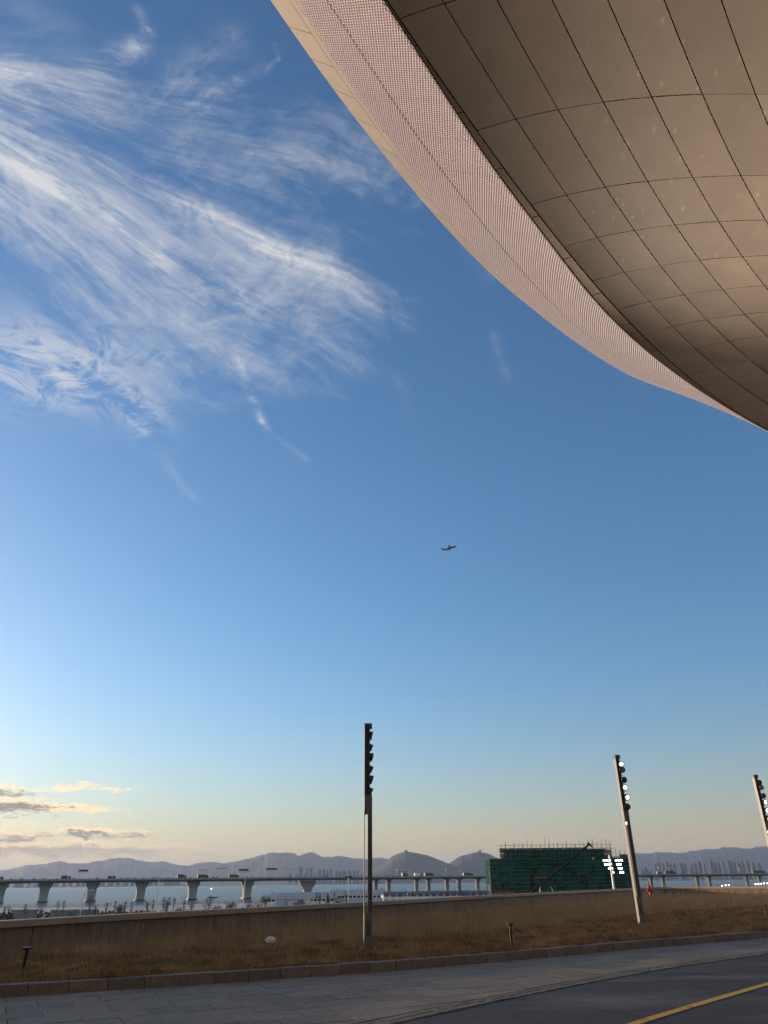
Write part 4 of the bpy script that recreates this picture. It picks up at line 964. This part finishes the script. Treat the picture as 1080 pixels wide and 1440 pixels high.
for a in [(128, 1254, 205, 9, 'bare', 'dense bare tree in front of the third bridge pier'), (62, 1270, 235, 9, 'bare', 'bare shrub-like tree before the second pier at far left'), (209, 1262, 240, 6, 'bare', 'thin bare tree left of the gull-wing lamp'),
          (235, 1259, 235, 9, 'bare', 'bare tree just right of the gull-wing lamp'), (295, 1256, 235, 13, 'bare', 'widest bare round tree, before the bridge between two piers'), (271, 1264, 230, 7, 'bare', 'low bare tree at the foot of the fifth pier'),
          (253, 1275, 225, 6, 'bush', 'round dark bush among the bare trees'), (307, 1272, 230, 7, 'bush', 'dark bush right of the widest bare tree'), (327, 1267, 235, 8, 'leafy', 'green shrub left of the short white post lamp'), (320, 1264, 250, 5, 'bare', 'small bare tree behind the green shrub'),
          (352, 1265, 230, 8, 'bush', 'dark green bush right of the tall double-armed lamp'), (374, 1256, 240, 8.5, 'leafy', 'round green tree before the white halls'), (364, 1266, 235, 7, 'bush', 'dark bush touching the round green tree'),
          (404, 1264, 250, 6, 'bare', 'bare bush before the white halls'), (423, 1264, 240, 7, 'leafy', 'loose green shrub below the wide bridge pier'), (415, 1269, 238, 6, 'bush', 'small dark bush left of the loose green shrub'), (461, 1256, 245, 6.5, 'dark', 'dark pointed evergreen before the white halls'),
          (477, 1258, 245, 7, 'leafy', 'loose green tree right of the dark evergreen'), (488, 1251, 240, 6, 'bare', 'bare tree left of the cluster lamp post'), (172, 1272, 220, 6, 'leafy', 'green bush under the saplings at left'), (8, 1282, 220, 9, 'bush', 'dark bush at the far left edge beyond the wall'), (20, 1283, 222, 7, 'bush', 'second dark bush from the left edge beyond the wall'),
          (440, 1268, 232, 6, 'bare', 'low bare shrub right of the loose green shrub'), (190, 1276, 232, 9, 'bare', 'bare thicket tree between the saplings and the gull-wing lamp'), (105, 1280, 240, 8, 'bare', 'bare bush in front of the grey hoarding')]:
    tree(*a)
# scrubby strip of ground cover on the low land
mb = MB()
for _ in range(2600):
    x = random.uniform(-5, 530); Y = random.uniform(205, 330); p = at(x, 1260, Y); h = random.uniform(.3, 1.3)
    for q in range(3):
        a = random.uniform(0, 6.28); w = random.uniform(.2, .6); mb.add([(p[0] - w * math.cos(a), Y - w * math.sin(a), LOW), (p[0] + w * math.cos(a), Y + w * math.sin(a), LOW), (p[0] + random.uniform(-.4, .4), Y + random.uniform(-.4, .4), LOW + h)], [(0, 1, 2)])
o = mb.build('shore_scrub', 'leafdark'); o['kind'] = 'stuff'; o['label'] = 'dark low scrub on the ground beyond the wall'
# grey hoarding of separate boards
def hoarding(xa, xb, Y, ytop, label):
    A, B = at(xa, 1270, Y), at(xb, 1270, Y); H = at((xa + xb) / 2, ytop, Y)[2] - LOW; n = max(3, int((B[0] - A[0]) / 1.25))
    t = thing('site_hoarding', label, 'fence', (A[0], Y, LOW)); w = (B[0] - A[0]) / n
    for k in range(n): MB().box(k * w + .02, (k + 1) * w - .02, -.04 + random.uniform(-.02, .02), .02, .05, H + random.uniform(-.05, .05)).build('board', 'hoard', t)
    for k in range(0, n + 1, 3): MB().box(k * w - .05, k * w + .05, .03, .13, 0, H - .1).build('post', 'steeldark', t)
hoarding(22, 55, 262, 1279, 'short length of grey hoarding at far left beyond the wall'); hoarding(73, 141, 258, 1279, 'grey board hoarding in front of the third pier')
# white halls
def hall(xa, xb, Y, yridge, depth, label, nb=6):
    A, B = at(xa, 1260, Y), at(xb, 1260, Y); W = B[0] - A[0]; H = at((xa + xb) / 2, yridge, Y + depth / 2)[2] - LOW; e = H - 1.9
    t = thing('white_hall', label, 'building', (A[0], Y, LOW))
    MB().box(0, W, 0, depth, 0, e - .02).build('wall', 'whitewall', t)
    for k in range(nb):
        a, c = W * k / nb + .05, W * (k + 1) / nb - .05
        for y0, y1, z0, z1 in ((-.6, depth / 2, e, H), (depth / 2, depth + .6, H, e)): MB().hexa([(a, y0, z0), (c, y0, z0), (c, y1, z1), (a, y1, z1), (a, y0, z0 + .15), (c, y0, z0 + .15), (c, y1, z1 + .15), (a, y1, z1 + .15)]).build('roof_panel', 'whiteroof', t)
    for x in (0, W): MB().add([(x, 0, e), (x, depth, e), (x, depth / 2, H - .05)], [(0, 1, 2)]).build('gable', 'whitewall', t)
    for k in range(nb * 2): x = W * (k + .5) / (nb * 2); MB().box(x - .9, x + .9, -.06, .0, e - 1.9, e - .8).build('window', 'dkwin', t)
hall(376, 470, 430, 1255.5, 30, 'long low white hall behind the round green tree', 8); hall(462, 541, 470, 1251.5, 34, 'white roofed hall left of the cabin row', 7); hall(480, 538, 372, 1263, 16, 'nearer lower white shed by the nearest floodlight pole', 6); hall(384, 436, 360, 1266, 14, 'low pale shed among the bushes', 5)
# site cabins in a row
A, B = at(539, 1260, 400), at(692, 1256, 410); Wc = B[0] - A[0]
cb = thing('site_cabin_row', 'row of white site cabins with dark windows and ribbed grey roof', 'cabin', (A[0], 400, LOW), math.atan2(10, Wc)); Hc = at(600, 1255.5, 400)[2] - LOW
MB().box(0, Wc, 0, 6, 0, Hc - .9).build('wall', 'whitewall', cb)
nb = 30
for k in range(nb): a, c = Wc * k / nb, Wc * (k + 1) / nb; MB().hexa([(a + .04, -.9, Hc - 1.0), (c - .04, -.9, Hc - 1.0), (c - .04, 3, Hc + .5), (a + .04, 3, Hc + .5), (a + .35, -.9, Hc - .6), (c - .2, -.9, Hc - .6), (c - .2, 3, Hc + .75), (a + .35, 3, Hc + .75)]).build('roof_rib', 'greyroof', cb)
for k in range(16):
    x = Wc * (k + .45) / 16
    for z in (.9, 3.5): w_ = MB().box(x - 1.0, x + 1.0, -.05, -.0, z, z + 1.4).build('window', 'dkwin', cb); MB().box(x - 1.1, x + 1.1, -.09, -.0, z - .1, z - .02).build('sill', 'steel', cb)
# excavator arm beside the cabins
p = at(660, 1259, 380); ex = thing('excavator', 'excavator with raised dark arm in front of the cabin row', 'excavator', (p[0], 380, LOW))
MB().box(-2.0, 2.0, -1.4, 1.4, .9, 2.6).build('body', 'steeldark', ex, bevel=.1); MB().box(-.1, 1.4, -1.3, -.2, 2.6, 4.0).build('cab', 'carglass', ex, bevel=.08)
for y in (-1.3, 1.3): MB().hexa([(-2.1, y - .3, 0), (2.1, y - .3, 0), (2.1, y + .3, 0), (-2.1, y + .3, 0), (-2.5, y - .3, .8), (2.5, y - .3, .8), (2.5, y + .3, .8), (-2.5, y + .3, .8)]).build('track', 'tyre', ex)
MB().tube((-1.0, 0, 2.3), (-5.4, 0, 7.6), .42, .3, 6).build('boom', 'steeldark', ex); MB().tube((-5.4, 0, 7.6), (-2.6, -.2, 4.4), .26, .2, 6).build('stick', 'steeldark', ex)
MB().hexa([(-2.9, -.6, 3.2), (-2.0, -.6, 3.2), (-2.0, .6, 3.2), (-2.9, .6, 3.2), (-3.2, -.6, 4.4), (-2.4, -.6, 4.6), (-2.4, .6, 4.6), (-3.2, .6, 4.4)]).build('bucket', 'steeldark', ex)
# lit lot lamps far right
for k, (x, y, Y) in enumerate([(1015, 1245.5, 360), (1020, 1245, 360), (1024.5, 1244.6, 360), (1062, 1243.4, 340), (1066, 1243, 340), (1070, 1242.6, 340), (1074, 1242.2, 340), (1079, 1242, 340)]):
    p = at(x, y, Y); H = p[2] - LOW; t = thing('yard_light', 'small lit white yard light by the bridge at right, ' + nth(k), 'lamp', (p[0], Y, LOW), 0, 'lit yard lights at the right')
    MB().tube((0, 0, 0), (0, 0, H - .2), .09, .07, 8).build('post', 'steel', t)
    hd = MB().hexa([(-.4, -.2, H - .25), (.4, -.2, H - .25), (.3, .2, H - .2), (-.3, .2, H - .2), (-.4, -.3, H + .25), (.4, -.3, H + .25), (.3, .2, H + .2), (-.3, .2, H + .2)]).build('lamp_head', 'steeldark', t)
    MB().hexa([(-.26, -.26, H - .16), (.26, -.26, H - .16), (.26, -.25, H - .16), (-.26, -.25, H - .16), (-.26, -.32, H + .16), (.26, -.32, H + .16), (.26, -.31, H + .16), (-.26, -.31, H + .16)]).build('lens', 'flood', hd)
# work boat with a lamp
p = gnd(299, 1263, SEA); bt = thing('work_boat', 'small boat with a bright lamp on the water between two piers', 'boat', (p[0], p[1], SEA))
MB().hexa([(-4.5, -1.0, -.5), (3.5, -1.0, -.5), (3.5, 1.0, -.5), (-4.5, 1.0, -.5), (-5, -1.5, .9), (5.5, -.4, 1.2), (5.5, .4, 1.2), (-5, 1.5, .9)]).build('hull', 'steeldark', bt)
MB().box(-3.4, -.6, -1.0, 1.0, .9, 2.9).build('wheelhouse', 'whitewall', bt, bevel=.06); MB().tube((-2, 0, 2.8), (-2, 0, 7.6), .09, .06, 6).build('mast', 'steel', bt)
MB().lathe([(.1, 0), (.42, .15), (.42, .45), (.1, .6)], 12, (-2, 0, 7.5)).build('lamp', 'flood', bt)

# ------------------------------------------------------------------ far shore, towers, hills
def hills(name, prof, D, depth, mseed, base=SEA, nd=24, label=None):
    """ridge seen against the sky: skyline given as (pixel x, pixel y) at the distance D"""
    r_ = np.random.default_rng(mseed); b = MB(); xs = np.linspace(prof[0][0], prof[-1][0], 300)
    ph = r_.uniform(0, 6.28, 12)
    for x in xs:
        y = inter(prof, x); c = at(x, y, D); d = ray(x, 1240)[:2]; d = d / d[1]
        H = max(1.0, c[2] - base); H *= 1 + (.016 if D > 9000 else .005) * sum(math.sin(x * .13 * (k + 1) + ph[k]) / (k + 1) ** .7 for k in range(10))
        for j in range(nd + 1):
            t = j / nd; u_ = (t - .5) * 2; Yd = D + u_ * depth; Xd = d[0] * Yd
            nz_ = mnoise.fractal(Vector((Xd / 900 + mseed * 7, Yd / 900, 0)), .9, 2.1, 5)
            sh = (1 - abs(u_) ** 1.4) * (1 + .55 * nz_ * min(1, abs(u_) * 2.2))
            b.v.append((Xd, Yd, base - 2 + (H + 2) * min(max(0, sh), 1 - .5 * abs(u_))))
    for i in range(len(xs) - 1):
        for j in range(nd): o = i * (nd + 1) + j; b.f.append((o, o + nd + 1, o + nd + 2, o + 1))
    o = struct(b.build(name, 'hill', smooth=True))
    if label: o['label'] = label
    return o
hills('far_hills', [(-260, 1236), (-120, 1226), (-40, 1226), (0, 1224), (30, 1217.5), (55, 1215), (75, 1211), (95, 1214), (120, 1213.5), (140, 1210), (150, 1207), (165, 1205.5), (180, 1208), (205, 1211.5), (228, 1212), (248, 1216), (262, 1217), (285, 1212.5), (298, 1211.5), (315, 1214), (335, 1211), (360, 1206), (385, 1203)], 14500, 1500, 1)
hills('middle_hills', [(300, 1216), (330, 1212), (345, 1208), (372, 1200), (382, 1199), (390, 1200.5), (402, 1197.5), (412, 1200), (420, 1202.5), (432, 1199.5), (440, 1199.2), (455, 1205), (472, 1203.5), (490, 1206), (512, 1207.5), (535, 1206.5), (548, 1207.5), (580, 1212), (640, 1218)], 12500, 1400, 2)
hills('tower_hill', [(490, 1238), (510, 1229), (528, 1221), (540, 1214), (552, 1204), (562, 1199.5), (571, 1197), (582, 1199), (600, 1202), (612, 1206), (624, 1211), (633, 1215), (650, 1220), (680, 1230), (710, 1238)], 7200, 700, 3)
hills('beacon_hill', [(560, 1236), (590, 1228), (615, 1221), (632, 1214.5), (650, 1203.5), (662, 1200.5), (675, 1197.5), (688, 1200), (700, 1206), (730, 1214), (770, 1222), (830, 1233)], 7600, 700, 4)
hills('right_hills', [(700, 1222), (780, 1212), (860, 1204), (900, 1200), (935, 1198.5), (960, 1199), (985, 1196.5), (1010, 1193), (1035, 1191.5), (1060, 1192.5), (1085, 1190.5), (1130, 1192), (1200, 1196), (1290, 1204)], 13000, 1500, 5)
def summit(x, y, D, w, h, label):
    p = at(x, y, D); t = thing('summit_tower', label, 'tower', (p[0], D, p[2] - 8))
    MB().lathe([(w, 0), (w, h * .7), (w * 1.3, h * .72), (w * 1.3, h * .86), (w * .5, h), (w * .1, h * 1.25)], 10).build('shaft', 'city', t)
summit(571, 1197, 7200, 14, 16, 'tiny tower on the summit of the rounded hill'); summit(675, 1197.5, 7600, 12, 22, 'tiny tower on the summit of the hill by the green building')
# far shore strip
def shore(name, xa, xb, D, h):
    b = MB(); n = 120
    for k in range(n + 1):
        x = xa + (xb - xa) * k / n; d = ray(x, 1240)[:2]; d = d / d[1]
        hh = h * (.6 + .4 * math.sin(k * .7) * math.sin(k * .23)) + 2
        for Yd, z in ((D, SEA - .5), (D + 30, SEA + hh * .5), (D + 400, SEA + hh), (D + 1600, SEA + hh)): b.v.append((d[0] * Yd, Yd, z))
    for k in range(n):
        for j in range(3): o = k * 4 + j; b.f.append((o, o + 4, o + 5, o + 1))
    struct(b.build(name, 'landgreen'))
shore('far_shore', -250, 1330, 5300, 6)
def tower(x, wpx, ytop, D, k, label, steps=2):
    p = at(x, 1240, D); w = wpx / 1136 * D; H = at(x, ytop, D)[2] - SEA
    t = thing('city_tower', label, 'tower block', (p[0], D, SEA), random.uniform(-.2, .2), 'hazy tower blocks on the far shore')
    MB().box(-w * .62, w * .62, -12, 12, 0, H * .12).build('podium', 'city', t); MB().box(-w / 2, w / 2, -9, 9, H * .12, H * .93).build('shaft', 'city', t)
    MB().box(-w * .3, w * .3, -6, 6, H * .93, H).build('roof_block', 'city', t)
    if wpx > 4: MB().box(w * .12, w * .34, -9.6, -9.0, H * .14, H * .9).build('recessed_bay', 'steeldark', t)
tw = [(408, 4, 1228), (417, 3, 1229), (422.5, 4, 1219.5), (428, 3, 1227), (431.5, 3.2, 1221), (437, 4.5, 1220.5), (443, 3, 1227), (449, 5, 1222.5), (455, 4.5, 1222), (460, 3.5, 1223), (465, 3, 1221.5), (473, 4, 1224), (478, 4, 1225), (484, 5, 1224), (491, 5, 1224.5), (498, 4, 1224), (503, 3, 1223.5), (510, 3.5, 1229)]
tw2 = [(906, 4, 1222), (911, 4, 1219), (916, 3, 1224), (925, 4, 1214.5), (930, 5, 1212), (936, 4, 1213), (942, 4, 1211), (947, 3, 1215), (952, 3, 1212.5), (962, 4, 1213), (967, 4, 1214.5), (977, 3, 1216), (982, 4, 1213), (988, 5, 1210.5), (994, 3, 1214), (1005, 5, 1209.5), (1010, 4, 1211), (1015, 4, 1213), (1021, 4, 1212.5), (1031, 5, 1209), (1037, 4, 1210.5), (1044, 5, 1213), (1049, 4, 1210), (1056, 4, 1209.5), (1064, 4, 1211), (1073, 4, 1213)]
for k, (x, w, y) in enumerate(tw): tower(x, w, y, 5700 + 40 * (k % 5), k, 'hazy tower block below the middle hills, ' + nth(k))
for k, (x, w, y) in enumerate(tw2): tower(x, w, y, 5900 + 40 * (k % 5), k, 'hazy tower block below the right hills, ' + nth(k))
lowb = [(-6 + 9.5 * k + random.uniform(-3, 3), random.uniform(3, 8), 1243.5 - .011 * 9.5 * k - random.uniform(-.6, 2.4)) for k in range(28)]
for k, (x, w, y) in enumerate(lowb): tower(x, w, y, 5500 + 30 * (k % 4), k, 'low hazy block under the bridge deck on the far shore, ' + nth(k))

# ------------------------------------------------------------------ airliner climbing away
def plane():
    D = 1650.0; d = ray(632, 771); d = d / np.linalg.norm(d); c = EYE + d * D
    t = thing('airliner', 'dark airliner silhouette climbing in the open sky', 'aeroplane', c)
    L = 37.0; r = 2.0
    MB().lathe([(.05, -L / 2), (.7, -L / 2 + 2), (1.5, -L / 2 + 7), (r, -L / 2 + 12), (r, L / 2 - 6), (1.6, L / 2 - 2.6), (.8, L / 2 - .7), (.1, L / 2)], 16).xform(Matrix.Rotation(R(90), 4, 'Y')).build('fuselage', 'plane', t, smooth=True)
    for s_ in (-1, 1):
        MB().hexa([(-2.5, s_ * 1.6, -.9), (4.5, s_ * 1.6, -.9), (-4.6, s_ * 17, .9), (-6.6, s_ * 17, .9), (-2.5, s_ * 1.6, -.2), (4.5, s_ * 1.6, -.2), (-4.6, s_ * 17, 1.15), (-6.6, s_ * 17, 1.15)]).build('wing', 'plane', t)
        MB().lathe([(.7, -2.0), (1.05, -.8), (1.1, 1.0), (.95, 1.6)], 12).xform(Matrix.Translation((2.6, s_ * 5.6, -2.0)) @ Matrix.Rotation(R(90), 4, 'Y')).build('engine', 'plane', t)
        MB().hexa([(-L / 2 + .8, s_ * .5, .6), (-L / 2 + 4.4, s_ * .5, .6), (-L / 2 + 1.6, s_ * 6.2, 1.1), (-L / 2 + .2, s_ * 6.2, 1.1), (-L / 2 + .8, s_ * .5, .9), (-L / 2 + 4.4, s_ * .5, .9), (-L / 2 + 1.6, s_ * 6.2, 1.25), (-L / 2 + .2, s_ * 6.2, 1.25)]).build('tailplane', 'plane', t)
    MB().hexa([(-L / 2 + .8, -.2, 1.2), (-L / 2 + 6.4, -.2, 1.2), (-L / 2 + 6.4, .2, 1.2), (-L / 2 + .8, .2, 1.2), (-L / 2 - .4, -.1, 7.2), (-L / 2 + 1.9, -.1, 7.2), (-L / 2 + 1.9, .1, 7.2), (-L / 2 - .4, .1, 7.2)]).build('tail_fin', 'plane', t)
    # heading to the right and a little away, nose up, seen from below and behind
    t.rotation_mode = 'XYZ'; t.rotation_euler = (R(-6), R(-22), R(12))
plane()

# ------------------------------------------------------------------ air: even pale haze around everything on the ground
hz = MB().box(-26500, 26500, -3500, 24500, SEA - 1.6, 560).build('haze', 'black'); hz['kind'] = 'stuff'; hz['label'] = 'pale evening haze over the bay'
hm = bpy.data.materials.new('evening_haze'); hm.use_nodes = True; nt = hm.node_tree; nt.nodes.clear()
ov = nt.nodes.new('ShaderNodeOutputMaterial'); pv = nt.nodes.new('ShaderNodeVolumePrincipled')
pv.inputs['Color'].default_value = (.47, .60, .84, 1); pv.inputs['Density'].default_value = HAZE; pv.inputs['Anisotropy'].default_value = .25
nt.links.new(pv.outputs[0], ov.inputs['Volume']); hz.data.materials.clear(); hz.data.materials.append(hm)
